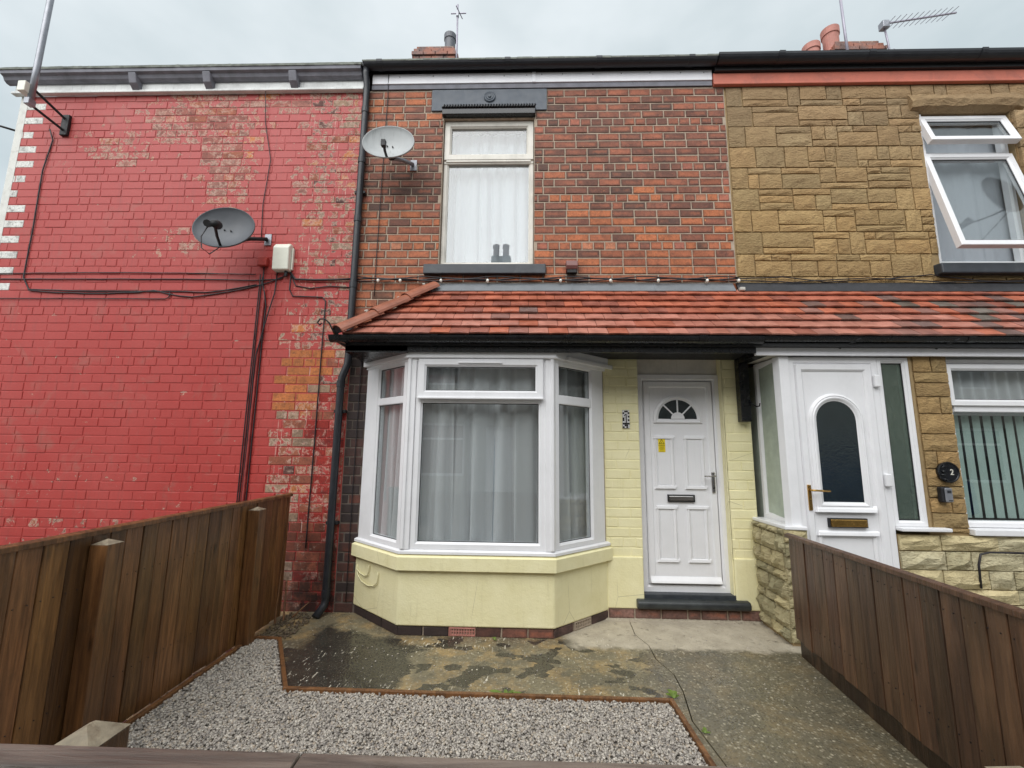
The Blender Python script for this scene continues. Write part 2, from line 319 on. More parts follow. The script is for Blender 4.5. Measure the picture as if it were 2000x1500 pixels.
def m_concrete():
    t = NT('wet_concrete'); x, y, z = t.xyz()
    wob = t.math('MULTIPLY', t.math('SUBTRACT', t.noise(3.2, 5, .6), .5), .28)
    wob2 = t.math('MULTIPLY', t.math('SUBTRACT', t.noise(9, 4, .6), .5), .22)
    xx = t.math('ADD', x, wob); yy = t.math('ADD', t.math('ADD', y, t.math('MULTIPLY', wob, .35)), wob2)
    col = t.mix(t.mr(t.noise(1.6, 5, .6), .35, .65), lin(94, 88, 74), lin(130, 120, 96))
    col = t.mix(t.mr(x, .8, 1.15, 0, .6), col, lin(92, 88, 74))
    col = t.mix(t.math('MULTIPLY', t.mr(t.noise(4.5, 6, .65), .46, .64, 0, .75), t.mr(x, .6, 1.0, 1, .28)), col, lin(172, 144, 98))
    agg = t.vor(62, out='Color'); ag = t.xyz(agg)[0]
    agd = t.vor(62)
    aggm = t.math('MULTIPLY', t.mr(x, -.2, .8, .62, .8), t.mr(agd, .6, .25))
    col = t.mix(t.math('MULTIPLY', aggm, t.mr(ag, .1, 1, .35, .95)), col, t.mix(t.math('POWER', ag, 3.2), lin(70, 64, 52), lin(200, 190, 164)))
    # smooth dark skim left of and in front of the bay
    skim = t.math('MULTIPLY', t.mr(xx, -1.72, -1.6), t.mr(xx, -.74, -.79))
    skim = t.math('MULTIPLY', skim, t.mr(t.math('ADD', yy, t.math('MULTIPLY', xx, .42)), -.92, -1.0))
    blob = t.mr(t.noise(4.2, 3, .45, t.vec((1, 1.4, 1), (3.3, 1.7, 0))), .55, .565)
    blob = t.math('MULTIPLY', blob, t.math('MULTIPLY', t.mr(x, .95, .8), t.mr(yy, -.42, -.5)))
    wet = t.math('MAXIMUM', skim, blob)
    col = t.mix(t.math('MULTIPLY', wet, .95), col, t.mix(t.mr(t.noise(8, 5, .6), .3, .7), lin(44, 42, 39), lin(64, 61, 55)))
    # rain-sheltered strip by the doors
    dry = t.math('MULTIPLY', t.mr(yy, -.62, -.55), t.mr(xx, .28, .42))
    dry = t.math('MULTIPLY', dry, t.mr(x, 2.3, 2.2))
    dcol = t.mix(t.mr(t.noise(7, 6, .65), .3, .7), lin(158, 148, 130), lin(186, 176, 156))
    dcol = t.mix(t.mr(t.noise(40, 6, .7), .56, .72, 0, .6), dcol, lin(112, 104, 92))
    col = t.mix(dry, col, dcol)
    # dark algae at foot of fences and walls, cracks
    col = t.mix(t.math('MULTIPLY', t.mr(t.noise(11, 7, .7), .58, .7), .7), col, lin(58, 54, 42))
    # paint splashes and grit
    sp = t.math('MULTIPLY', t.mr(t.vor(24, t.vec((1, .45, 1), rot=(0, 0, .5))), .12, .08), t.mr(t.noise(3.4, 3), .5, .6))
    sp = t.math('MULTIPLY', sp, t.mr(x, .95, .7))
    st = t.math('MULTIPLY', t.mr(t.noise(1, 3, .5, t.vec((70, 12, 1), rot=(0, 0, -.45))), .63, .645), t.mr(t.noise(2.6, 2, v=t.vec(loc=(7, 3, 0))), .52, .60))
    st = t.math('MULTIPLY', st, t.math('MULTIPLY', t.mr(x, .95, .8), t.mr(y, -.35, -.5)))
    gr = t.mr(t.vor(95), .2, .1); gr = t.math('MULTIPLY', gr, t.mr(t.xyz(t.vor(95, out='Color'))[1], .80, .85))
    col = t.mix(t.math('MAXIMUM', t.math('MAXIMUM', sp, st), t.math('MULTIPLY', gr, .8)), col, lin(214, 206, 188))
    rough = t.mix(dry, t.mix(wet, t.mr(t.noise(5, 4), .35, .65, .2, .45), .10), .85)
    h = t.math('ADD', t.math('MULTIPLY', t.mr(agd, 0, .7, 1, 0), aggm), t.math('MULTIPLY', t.noise(60, 5), t.mr(wet, 0, 1, .6, .08)))
    t.bsdf(col, rough, normal=t.bump(h, .5, .006)); return t.m
M['concrete'] = m_concrete()

# ------------------------------------------------------------------ mesh helpers
class MB:
    def __init__(s): s.v = []; s.f = []
    def add(s, vs, fs):
        o = len(s.v); s.v += [tuple(v) for v in vs]; s.f += [tuple(i+o for i in f) for f in fs]; return s
    def box(s, x0, x1, y0, y1, z0, z1, T=None):
        vs = [(x, y, z) for z in (z0, z1) for y in (y0, y1) for x in (x0, x1)]
        if T: vs = [T @ Vector(v) for v in vs]
        return s.add(vs, [(0, 2, 3, 1), (4, 5, 7, 6), (0, 1, 5, 4), (2, 6, 7, 3), (0, 4, 6, 2), (1, 3, 7, 5)])
    def prism(s, poly, z0, z1):
        n = len(poly); vs = [(x, y, z0) for x, y in poly]+[(x, y, z1) for x, y in poly]
        return s.add(vs, [tuple(range(n))[::-1], tuple(range(n, 2*n))]+[(i, (i+1) % n, n+(i+1) % n, n+i) for i in range(n)])
    def extr(s, poly3, d):
        n = len(poly3); d = Vector(d); vs = [Vector(p) for p in poly3]+[Vector(p)+d for p in poly3]
        return s.add(vs, [tuple(range(n))[::-1], tuple(range(n, 2*n))]+[(i, (i+1) % n, n+(i+1) % n, n+i) for i in range(n)])
    def loft(s, rings, closed=True, caps=(False, False)):
        n = len(rings[0]); o = []
        for r in rings: o += list(r)
        fs = []
        for k in range(len(rings)-1):
            for i in range(n if closed else n-1):
                j = (i+1) % n; fs.append((k*n+i, k*n+j, (k+1)*n+j, (k+1)*n+i))
        if caps[0]: fs.append(tuple(range(n))[::-1])
        if caps[1]: fs.append(tuple(range((len(rings)-1)*n, len(rings)*n)))
        return s.add(o, fs)
    def tube(s, pts, r, n=6, caps=True):
        pts = [Vector(p) for p in pts]; rings = []; rr = r if isinstance(r, (list, tuple)) else [r]*len(pts)
        prev = None
        for i, p in enumerate(pts):
            d = (pts[min(i+1, len(pts)-1)]-pts[max(i-1, 0)]).normalized()
            a = prev if prev is not None else (Vector((0, 0, 1)) if abs(d.z) < .9 else Vector((0, 1, 0)))
            u = (a-d*a.dot(d)).normalized(); w = d.cross(u); prev = u
            rings.append([p+u*(math.cos(2*math.pi*k/n)*rr[i])+w*(math.sin(2*math.pi*k/n)*rr[i]) for k in range(n)])
        return s.loft(rings, True, (caps, caps))
    def lathe(s, prof, c, n=20, axis='z'):
        rings = []
        for r, h in prof:
            ring = []
            for k in range(n):
                a = 2*math.pi*k/n; p = (r*math.cos(a), r*math.sin(a), h)
                if axis == 'y': p = (p[0], p[2], p[1])
                ring.append((c[0]+p[0], c[1]+p[1], c[2]+p[2]))
            rings.append(ring)
        return s.loft(rings, True, (True, True))
    def rect(s, T, u0, u1, z0, z1, prof, tri=False):
        """mitred rectangular ring; prof = (inset, depth) points"""
        return s.loft([[T @ Vector(q) for q in ((u0+i, d, z0+i), (u1-i, d, z0+i), (u1-i, d, z1-i), (u0+i, d, z1-i))] for i, d in prof])
    def build(s, name, mat, parent=None, smooth=False, bevel=0, seg=2, tints=None):
        me = bpy.data.meshes.new(name)
        loc = Vector((0, 0, 0)); p = parent
        if p is not None and p.parent is None: loc = -p.location
        me.from_pydata(s.v, [], s.f)
        bm = bmesh.new(); bm.from_mesh(me); bmesh.ops.recalc_face_normals(bm, faces=bm.faces); bm.to_mesh(me); bm.free()
        me.materials.append(mat)
        if smooth: me.polygons.foreach_set('use_smooth', [True]*len(me.polygons))
        if tints is not None:
            ca = me.color_attributes.new('tint', 'FLOAT_COLOR', 'POINT'); ca.data.foreach_set('color', np.asarray(tints, dtype=np.float32).ravel())
        o = bpy.data.objects.new(name, me); COL.objects.link(o)
        if parent: o.parent = parent
        o.location = loc
        if bevel:
            b = o.modifiers.new('bevel', 'BEVEL'); b.width = bevel; b.segments = seg; b.limit_method = 'ANGLE'; b.angle_limit = math.radians(40)
        return o
def thing(name, label, cat, loc=(0, 0, 0), group=None):
    o = bpy.data.objects.new(name, None); COL.objects.link(o); o.location = loc; o.empty_display_size = .1
    return tag(o, label, cat, group)
def tag(o, label, cat, group=None):
    o['label'] = label; o['category'] = cat
    if group: o['group'] = group
    return o
def kind(o, k): o['kind'] = k; return o
ID = Matrix.Identity(4)
def plane_T(x, y, ang=0, z=0):       # local u along the wall, d into the house, z up
    return Matrix.Translation((x, y, z)) @ Matrix.Rotation(ang, 4, 'Z')
def offs(pts, d):
    """offset an open plan polyline outwards (to the right-hand side when walking along it, i.e. towards -Y)"""
    P = [Vector((p[0], p[1])) for p in pts]; out = []
    nr = []
    for a, b in zip(P, P[1:]):
        t = (b-a).normalized(); nr.append(Vector((t.y, -t.x)))
    for i, p in enumerate(P):
        if i == 0: m = nr[0]*d
        elif i == len(P)-1: m = nr[-1]*d
        else:
            b = (nr[i-1]+nr[i]).normalized(); m = b*(d/b.dot(nr[i]))
        out.append((p.x+m.x, p.y+m.y))
    return out
def holes_wall(mb, x0, x1, z0, z1, holes, y0, y1):
    xs = sorted({x0, x1, *[h for H in holes for h in H[:2] if x0 < h < x1]}); zs = sorted({z0, z1, *[h for H in holes for h in H[2:] if z0 < h < z1]})
    for za, zb in zip(zs, zs[1:]):
        run = None
        for xa, xb in zip(xs, xs[1:]):
            cx, cz = (xa+xb)/2, (za+zb)/2
            if any(H[0] < cx < H[1] and H[2] < cz < H[3] for H in holes):
                if run: mb.box(run[0], run[1], y0, y1, za, zb)
                run = None
            else: run = (run[0] if run else xa, xb)
        if run: mb.box(run[0], run[1], y0, y1, za, zb)
    return mb

# ------------------------------------------------------------------ bricks
CO = .086                                                   # course height
BQ = [(-1, -1, 0), (1, -1, 0), (1, 1, 0), (-1, 1, 0)]*2+[(-.96, -.9, 0), (.96, -.9, 0), (.96, .9, 0), (-.96, .9, 0)]
def brick_attr(me, q):
    a = me.attributes.new('bq', 'FLOAT_VECTOR', 'POINT'); a.data.foreach_set('vector', np.asarray(q, dtype=np.float32).ravel())
def brick_mesh(name, L, H, D, mat, ch=.004, jit=.0016):
    x, z = L/2, H/2
    q = lambda v: v+uni(-jit, jit)
    vs = [(-x, D, -z), (x, D, -z), (x, D, z), (-x, D, z), (q(-x), ch+.001, q(-z)), (q(x), ch+.001, q(-z)), (q(x), ch+.001, q(z)), (q(-x), ch+.001, q(z)),
          (q(-x+ch), 0, q(-z+ch)), (q(x-ch), 0, q(-z+ch)), (q(x-ch), 0, q(z-ch)), (q(-x+ch), 0, q(z-ch))]
    fs = [(0, 1, 5, 4), (1, 2, 6, 5), (2, 3, 7, 6), (3, 0, 4, 7), (4, 5, 9, 8), (5, 6, 10, 9), (6, 7, 11, 10), (7, 4, 8, 11), (8, 9, 10, 11)]
    me = bpy.data.meshes.new(name); me.from_pydata(vs, [], fs); me.materials.append(mat); brick_attr(me, BQ); return me
def subtract(a, b, cuts):
    segs = [(a, b)]
    for c, d in cuts:
        n = []
        for s0, s1 in segs:
            if d <= s0 or c >= s1: n.append((s0, s1))
            else:
                if c > s0: n.append((s0, c))
                if d < s1: n.append((d, s1))
        segs = n
    return segs
def lay_bricks(x0, x1, z0, z1, holes, header_rows, joint=.0115, top=60):
    out = []
    for i in range(-1, 62):
        zb = (60-i-1)*CO; zt = zb+CO                          # course i counted from the top
        if zb < z0-.02 or zt > z1+.05: continue
        head = i in header_rows
        L = .1135 if head else .227
        ph = (0 if head else (.06 if i % 2 else .18))+uni(-.012, .012)
        k = int(math.floor((x0-ph)/L))-1; x = k*L+ph
        cuts = [(h[0], h[1]) for h in holes if h[2] < zb+CO*.5 < h[3]]
        while x < x1:
            l = L*(.5 if (not head and rnd() < .035) else 1)
            for a, b in subtract(max(x, x0), min(x+l, x1), cuts):
                if b-a > .035: out.append((a+joint/2, b-joint/2, zb+joint/2, min(zt-joint/2, z1), head or b-a < .15))
            x += l
    return out
def place_bricks(parent, bricks, tintf, mo, ma, y=0.0, keep=300, vis=None, name='brick', ch=.004, yj=.002, ysh=None):
    vis = vis or (lambda b: True)
    def score(b):
        c = Vector(((b[0]+b[1])/2, y, (b[2]+b[3])/2)); d = c-CAM
        return (b[1]-b[0])/d.length_squared*(1 if vis(b) else 0)
    order = sorted(bricks, key=score, reverse=True)
    first, rest = order[:keep], order[keep:]
    big = [brick_mesh(name, .23, .075, .03, mo, ch) for _ in range(7)]; small = [brick_mesh(name, .11, .075, .03, mo, ch) for _ in range(5)]
    for b in first:
        L, H = b[1]-b[0], b[3]-b[2]
        sm = L < .16; me = random.choice(small if sm else big)
        o = bpy.data.objects.new(name, me); COL.objects.link(o); o.parent = parent
        o.location = ((b[0]+b[1])/2, y+uni(-yj, yj), (b[2]+b[3])/2)
        o.scale = (L/(.11 if sm else .23), 1, H/.075); o.rotation_euler = (uni(-.012, .012), uni(-.004, .004), uni(-.006, .006))
        o.color = tintf(b)
    if rest:
        mb = MB(); tt = []
        for b in rest:
            j = lambda: uni(-.0016, .0016); yy = y+uni(-yj, yj); c = ch
            a0, a1, c0, c1 = b[0]+j(), b[1]+j(), b[2]+j(), b[3]+j()
            vs = [(a0, y+.03, c0), (a1, y+.03, c0), (a1, y+.03, c1), (a0, y+.03, c1), (a0, yy+c, c0), (a1, yy+c, c0), (a1, yy+c, c1), (a0, yy+c, c1),
                  (a0+c, yy, c0+c), (a1-c, yy, c0+c), (a1-c, yy, c1-c), (a0+c, yy, c1-c)]
            mb.add(vs, [(0, 1, 5, 4), (1, 2, 6, 5), (2, 3, 7, 6), (3, 0, 4, 7), (4, 5, 9, 8), (5, 6, 10, 9), (6, 7, 11, 10), (7, 4, 8, 11), (8, 9, 10, 11)])
            tt += [tintf(b)]*12
        o = MB.build(mb, 'brickwork', ma, None, tints=tt); o.parent = parent; kind(o, 'stuff'); brick_attr(o.data, BQ*len(rest))
def wchoice(opts):
    r = rnd()*sum(w for w, _ in opts)
    for w, c in opts:
        r -= w
        if r <= 0: return c
    return opts[-1][1]
def shade(c, a=.82, b=1.18, alpha=1.0):
    k = uni(a, b); return (c[0]*k, c[1]*k, c[2]*k, alpha)

# ================================================================== SETTING
kind(MB().add([(-300, -300, -.12), (300, -300, -.12), (300, 300, -.12), (-300, 300, -.12)], [(0, 1, 2, 3)]).build('ground', M['pavement']), 'structure')
kind(MB().box(-60, 60, -7.2, -5.4, -.115, -.105).build('road', M['asphalt']), 'structure')
kind(MB().box(-60, 60, -5.4, -3.3, -.11, -.02).build('pavement', M['pavement'], bevel=.01), 'structure')
kind(MB().box(-60, 60, -9.2, -7.2, -.11, -.02).build('pavement', M['pavement'], bevel=.01), 'structure')
# concrete yard (own thickness, in two slabs that meet at a crack)
crack = [(.93, 0.05), (.90, -.33), (.955, -.52), (.945, -.74), (1.0, -.95), (.985, -1.16), (.93, -1.45), (.96, -1.8), (.98, -3.2)]
kind(MB().prism([(-2.3, .05), (-2.3, -3.2)]+[(x-.003, y) for x, y in crack[::-1]], -.1, 0).build('yard_concrete', M['concrete']), 'structure')
kind(MB().prism([(x+.004, y) for x, y in crack]+[(2.35, -3.2), (2.35, .05)], -.1, .001).build('yard_concrete', M['concrete']), 'structure')
kind(MB().box(-9, -2.3, -3.2, .05, -.1, -.01).build('neighbour_yard', M['pavement']), 'structure')
kind(MB().box(2.35, 9, -3.2, .05, -.1, -.01).build('neighbour_yard', M['pavement']), 'structure')

# ================================================================== RED PAINTED HOUSE (left)
XL0, XL1, XC1, XR1 = -5.55, -1.70, 2.07, 5.88
YM = .006                                                     # mortar face lies this far behind the brick faces
hL = thing('terraced_house', 'end terrace house of flaking red painted brick with white quoins', 'house', (-3.6, 0, 0))
def shell(mb, x0, x1, top):                                     # side and back walls behind the front
    mb.box(x0, x0+.2, .24, 7.4, -.05, top); mb.box(x1-.2, x1, .24, 7.4, -.05, top); mb.box(x0+.2, x1-.2, 7.2, 7.4, -.05, top)
def roof(house, x0, x1, eave_z, y0, mat):
    mb = MB(); ry, rz = 3.7, eave_z+2.45
    mb.extr([(x0, y0, eave_z), (x0, ry, rz), (x0, ry, rz+.05), (x0, y0, eave_z+.05)], (x1-x0, 0, 0))
    mb.extr([(x0, 7.6, eave_z), (x0, ry, rz), (x0, ry, rz+.05), (x0, 7.6, eave_z+.05)], (x1-x0, 0, 0))
    for xx in (x0+.01, x1-.06): mb.extr([(xx, .1, eave_z-.12), (xx, 7.3, eave_z-.12), (xx, ry, rz)], (.05, 0, 0))
    return mb.build('roof', mat, house)
mb = MB(); mb.box(XL0, XL1, .0042, .24, -.05, 5.24); shell(mb, XL0, XL1, 5.3)
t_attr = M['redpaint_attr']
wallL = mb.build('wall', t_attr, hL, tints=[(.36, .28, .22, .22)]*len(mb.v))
BR_OR = lin(188, 112, 62); BR_RB = lin(150, 84, 62); BR_PL = lin(96, 60, 54); BR_GR = lin(150, 122, 100)
def red_tint(b):
    x, z = (b[0]+b[1])/2, (b[2]+b[3])/2
    left = b[0]-XL0
    i = int(round((5.16-b[3])/CO))
    if left < .12 and z > 2.95 and i % 2 == 0:
        return (.74, .74, .70, 2.0) if z > 3.1 or rnd() < .5 else (.5, .4, .35, .6)
    g = lambda cx, cz, sx, sz: math.exp(-((x-cx)/sx)**2-((z-cz)/sz)**2)
    w = .10
    w = max(w, .70*g(-3.45, 4.95, .85, .42), .68*g(-3.15, 4.45, .42, .8), .52*g(-2.2, 4.3, .3, 1.1), .66*g(-2.5, 5.12, 1.0, .12), .50*g(-4.3, 4.6, .7, .35), .40*g(-3.6, 3.55, .7, .25))
    if x > -2.33 and z < 2.45: w = max(w, .55+.2*rnd())
    elif x > -2.2: w = max(w, .46)
    elif x > -2.35: w = max(w, .34)
    if x < -2.9 and z < 1.3: w = max(w, .20)
    w += uni(-.07, .16) if w > .3 else uni(-.06, .10)
    c = wchoice([(3, BR_GR), (2, BR_RB), (1, BR_OR), (1, BR_PL)]) if z < 3 or x > -2.3 else wchoice([(3, lin(158, 104, 92)), (3, lin(154, 92, 80)), (2, lin(172, 100, 76)), (.4, BR_OR)])
    if -2.33 < x < -1.93 and 1.78 < z < 2.43 and (x < -2.05 or rnd() < .3): c = BR_OR; w = .95 if (z > 1.95 or rnd() < .4) else .6
    if x > -2.05 and z < 2.0: c = wchoice([(3, lin(150, 40, 30)), (1, BR_RB)])
    if z < .75 and rnd() < .6: w += .2; c = wchoice([(1, BR_RB), (1, lin(120, 62, 44))])
    return shade(c, .85, 1.15, w)
def fence_hides(b):                                           # behind the left fence as the camera sees it
    x, z = (b[0]+b[1])/2, b[3]
    if x > -2.12: return False
    k = 2.1/abs(x); return 1.459+(z-1.459)*k < 1.05
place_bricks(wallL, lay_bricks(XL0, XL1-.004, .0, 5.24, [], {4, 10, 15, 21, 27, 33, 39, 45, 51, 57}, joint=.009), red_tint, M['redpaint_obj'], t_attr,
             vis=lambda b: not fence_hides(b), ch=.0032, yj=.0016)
MB().box(XL0-.001, XL0+.082, -.0022, .10, 3.2, 5.24).build('quoin_strip', M['whitepaint'], hL)
fb = MB(); fb.box(-5.60, XL1-.04, -.035, .0, 5.27, 5.40); f0 = fb.build('fascia_board', M['grey_fascia'], hL, bevel=.003)
fb = MB(); fb.box(-5.62, XL1-.04, -.055, .0, 5.235, 5.262); fb.build('fascia_moulding', M['grey_fascia'], hL, bevel=.006)
mb = MB(); mb.extr([(-5.68, -.026, 5.35), (-5.68, -.06, 5.35), (-5.68, -.085, 5.368), (-5.68, -.10, 5.40), (-5.68, -.13, 5.412), (-5.68, -.135, 5.452), (-5.68, -.026, 5.455)], (3.93, 0, 0)); mb.build('gutter', M['darkwood'], hL)
mb = MB(); n = 90; ring = []
for i in range(n+1):
    x = -5.70+(XL1-.04+5.70)*i/n; j = uni(-.006, .009); ring.append([(x, -.11, 5.453), (x, -.142+j*.3, 5.447), (x, -.145+j*.4, 5.468+j), (x, -.09, 5.482+j)])
mb.loft(ring, True, (True, True)); mb.build('roof_edge', M['mossy'], hL)
for x in (-4.26, -3.45, -2.52):
    mb = MB(); mb.extr([(x, -.02, 5.262), (x, -.05, 5.250), (x, -.105, 5.30), (x, -.135, 5.40), (x, -.02, 5.352)], (.085, 0, 0)); mb.build('gutter_bracket', M['darkwood'], hL, bevel=.008)
roof(hL, -5.68, XL1, 5.465, -.10, M['slate'])

# ================================================================== CENTRE HOUSE
hC = thing('terraced_house', 'middle brick house with a cream bay, white door and tiled canopy', 'house', (.2, 0, 0))
WIN = (-.872, .082, 3.285, 4.915); BAYO = (-1.47, .70, .60, 2.32); DOOR = (1.07, 1.865, .19, 2.345)
LINT = (-1.007, .215, 5.0, 5.24)
mb = MB(); holes_wall(mb, XL1, XC1, -.05, 5.26, [WIN, BAYO, DOOR], YM, .24); shell(mb, XL1, XC1, 5.3)
wallC = mb.build('wall', M['mortar'], hC)
def c_tint(b):
    x, z = (b[0]+b[1])/2, (b[2]+b[3])/2
    if z < 2.35:
        if z < 1.0 and rnd() < .5: return shade(lin(120, 66, 50), .6, 1)
        return shade(wchoice([(5, lin(58, 44, 42)), (2, lin(96, 58, 48)), (1, lin(74, 52, 46))]), .7, 1.1)
    t = max(0, min(1, (4.4-z)/1.2))
    if x < -.9: t = max(0, min(1, (4.0-z)/.5)) if z < 4.8 else .55
    up = [(4, lin(138, 86, 68)), (3, lin(118, 76, 62)), (2.5, lin(152, 92, 70)), (.7, lin(96, 68, 58))]
    dn = [(4, lin(172, 102, 70)), (3, lin(186, 110, 70)), (1.6, lin(150, 88, 62)), (.5, lin(112, 76, 58))]
    if b[4]: up.append((2, lin(172, 104, 84))); dn.append((2, lin(190, 124, 92)))
    return shade(wchoice(dn if rnd() < t else up), .84, 1.08)
upper = lay_bricks(XL1+.004, XC1-.004, 2.36, 5.25, [WIN, LINT, (-.885, .095, 4.9, 5.04), (-1.0, .20, 3.17, 3.285)], {3, 9, 13, 19, 26, 31})
upper = [b for b in upper if b[3] > 2.99 or b[0] < -.85]
place_bricks(wallC, upper, c_tint, M['brick_obj'], M['brick_attr'], keep=300)
low = lay_bricks(XL1+.004, -1.50, .0, 2.36, [], {5})
MB().box(XL1+.002, -1.49, .0045, .02, -.02, 2.37).build('sooty_mortar', M['sootmortar'], hC)
place_bricks(wallC, low, c_tint, M['darkbrick_obj'], M['darkbrick_attr'], keep=0)
# cream painted brick either side of the door
cream = [b for x0, x1 in ((.745, 1.072), (1.863, 2.105)) for b in lay_bricks(x0, x1, .52, 2.36, [], {40, 46, 52}, joint=.006)]
crM = M['cream']
meshes = [brick_mesh('painted_brick', .23, .08, .03, crM, .005, .002) for _ in range(5)]
mb = MB(); mb.box(.745, 1.072, .004, .012, .50, 2.35); mb.box(1.863, 2.105, .004, .012, .50, 2.35); mb.box(1.855, 1.867, .004, .22, .19, 2.35)
creamwall = mb.build('painted_wall', crM, hC)
for b in cream:
    o = bpy.data.objects.new('painted_brick', random.choice(meshes)); COL.objects.link(o); o.parent = creamwall
    o.location = ((b[0]+b[1])/2, uni(-.002, .0015), (b[2]+b[3])/2); o.scale = ((b[1]-b[0])/.23, 1, (b[3]-b[2])/.08)
for a, b in ((.745, 1.068), (1.868, 2.108)): MB().box(a, b, -.016, .012, .092, .525).build('plinth_render', crM, hC, bevel=.01, seg=3)
# brick course at ground level
M['basebrick'] = M['brick_obj']
bayplinth = [brick_mesh('brick', .23, .075, .05, M['darkbrick_obj'], .006, .003) for _ in range(4)]
basemesh = [brick_mesh('brick', .23, .075, .05, M['brick_obj'], .006, .003) for _ in range(5)]
basemort = MB().box(.74, 2.10, -.004, .03, -.02, .093).build('plinth_mortar', M['mortar'], hC)
x = .75
while x < 2.08:
    l = random.choice((.23, .23, .115))
    o = bpy.data.objects.new('brick', random.choice(basemesh)); COL.objects.link(o); o.parent = basemort
    l2 = min(l, 2.095-x); o.location = (x+l2/2, -.014+uni(-.003, .003), .048); o.scale = ((l2-.012)/.23, 1, 1.02); o.color = shade(lin(138, 104, 94), .7, 1.15); x += l
# lintel, drip head, sill
mb = MB(); mb.box(LINT[0], LINT[1], -.012, .02, LINT[2], 5.25); lint = mb.build('window_lintel', M['slate_paint'], hC, bevel=.004)
mb = MB(); mb.lathe([(.062, 0), (.062, -.008), (.054, -.014), (.040, -.010), (.036, -.016), (.018, -.012), (.014, -.022), (.004, -.024)], (-.39, -.012, 5.155), 28, 'y'); mb.build('rosette', M['slate_paint'], lint)
mb = MB(); mb.box(-.885, .095, -.05, .02, 4.925, 4.995); mb.build('window_head', M['black'], hC, bevel=.008)
hd = MB(); hd.box(-.885, .095, -.035, .02, 4.998, 5.03); hd = hd.build('rope_moulding', M['black'], hC, bevel=.004)
rope = MB()
for k in range(34):
    x = -.87+k*.0288; rope.tube([(x-.012, -.052, 4.998), (x+.012, -.047, 5.034)], .012, 6)
kind(rope.build('rope_twist', M['black'], hd, smooth=True), 'stuff')
mb = MB(); mb.extr([(-1.012, -.055, 3.17), (-1.012, .0, 3.17), (-1.012, .1, 3.285), (-1.012, -.05, 3.272)], (1.212, 0, 0)); mb.build('window_sill', M['sill_paint'], hC, bevel=.008)

# ---- window builder: frame lofted with mitred corners, panes, optional opener
FR = lambda w, d0=0.0, d1=.07: [(0, d1), (0, d0+.004), (.004, d0), (w-.016, d0), (w-.012, d0+.006), (w, d0+.016), (w, d1)]
def pane(parent, T, u0, u1, z0, z1, d, mat, name='pane'):
    return MB().box(u0, u1, d, d+.006, z0, z1, T).build(name, mat, parent)
T0 = plane_T(0, 0)
# upper sash window
uw = MB(); uw.rect(T0, -.866, .078, 3.29, 4.91, FR(.05, .06, .13)); uw = uw.build('upper_window', M['upvc_old'], hC)
mb = MB(); mb.rect(T0, -.864, .076, 4.462, 4.908, FR(.072, .035, .09)); mb.build('opening_sash', M['upvc_old'], uw)
mb = MB(); mb.box(-.866, .078, .052, .12, 4.425, 4.464); mb.box(-.84, .05, .040, .06, 4.44, 4.466); mb.build('transom', M['upvc_old'], uw, bevel=.005)
pane(uw, T0, -.80, .01, 4.52, 4.85, .07, M['glass']); pane(uw, T0, -.82, .034, 3.33, 4.43, .085, M['glass'])
def seal(parent, T, u0, u1, z0, z1, d, w=.006):
    mb = MB(); mb.rect(T, u0, u1, z0, z1, [(0, d), (0, d-.004), (w, d-.004), (w, d)]); return mb.build('seal', M['blackmat'], parent)
seal(uw, T0, -.798, .008, 4.53, 4.842, .064); seal(uw, T0, -.822, .034, 3.335, 4.43, .08)

# ---- fascia, gutter, eaves
mb = MB(); mb.box(-1.655, .06, -.024, .006, 5.318, 5.432); mb.box(.095, 1.945, -.024, .006, 5.318, 5.432); mb.build('fascia_board', M['white_fascia'], hC, bevel=.003)
mb = MB(); mb.box(.058, .097, -.03, .006, 5.316, 5.434); mb.build('fascia_joint', M['white_fascia'], hC, bevel=.003)
mb = MB(); mb.box(-1.66, 1.945, -.012, .0, 5.262, 5.316); mb.build('eaves_shadow_board', M['darkwood'], hC)
nails = MB()
for x in (-1.36, -1.0, -.62, -.24, .0, .16, .38, .7, 1.0, 1.3, 1.62, 1.86): nails.lathe([(.006, 0), (.006, -.004), (.001, -.006)], (x, -.024, 5.40+uni(-.01, .01)), 8, 'y')
kind(nails.build('fascia_nails', M['galv'], hC), 'stuff')
def half_round(mb, x0, x1, y, z, r, n=10, lip=.006):
    a = [(y+r*math.cos(math.pi+math.pi*k/n), z+r*math.sin(math.pi+math.pi*k/n)) for k in range(n+1)]
    b = [(y+(r-lip)*math.cos(math.pi+math.pi*k/n), z+(r-lip)*math.sin(math.pi+math.pi*k/n)) for k in range(n+1)][::-1]
    mb.extr([(x0, p, q) for p, q in a+b], (x1-x0, 0, 0)); return mb
def gutter(parent, x0, x1, y, z, r, mat, joints, name='gutter'):
    mb = MB(); half_round(mb, x0, x1, y, z, r); mb.extr([(x0, y+r*math.cos(math.pi+math.pi*k/10), z+r*math.sin(math.pi+math.pi*k/10)) for k in range(11)], (.006, 0, 0))
    mb.extr([(x1-.006, y+r*math.cos(math.pi+math.pi*k/10), z+r*math.sin(math.pi+math.pi*k/10)) for k in range(11)], (.006, 0, 0))
    g = mb.build(name, mat, parent)
    for x in joints:
        mb = MB(); half_round(mb, x-.03, x+.03, y, z+.004, r+.007); mb.build('joint', mat, g)
    return g
gutter(hC, -1.72, 1.965, -.088, 5.492, .060, M['pipe'], (-1.55, -.2, .75, 1.7))
mb = MB(); mb.box(-1.70, 1.96, -.030, .006, 5.435, 5.49); mb.build('soffit', M['blackmat'], hC)
roof(hC, XL1, XC1, 5.475, -.12, M['slate'])
mb = MB()
for k in range(23): mb.box(-1.73+k*.163, -1.73+k*.163+.158, -.15, .02, 5.475+uni(0, .006), 5.492+uni(0, .008))
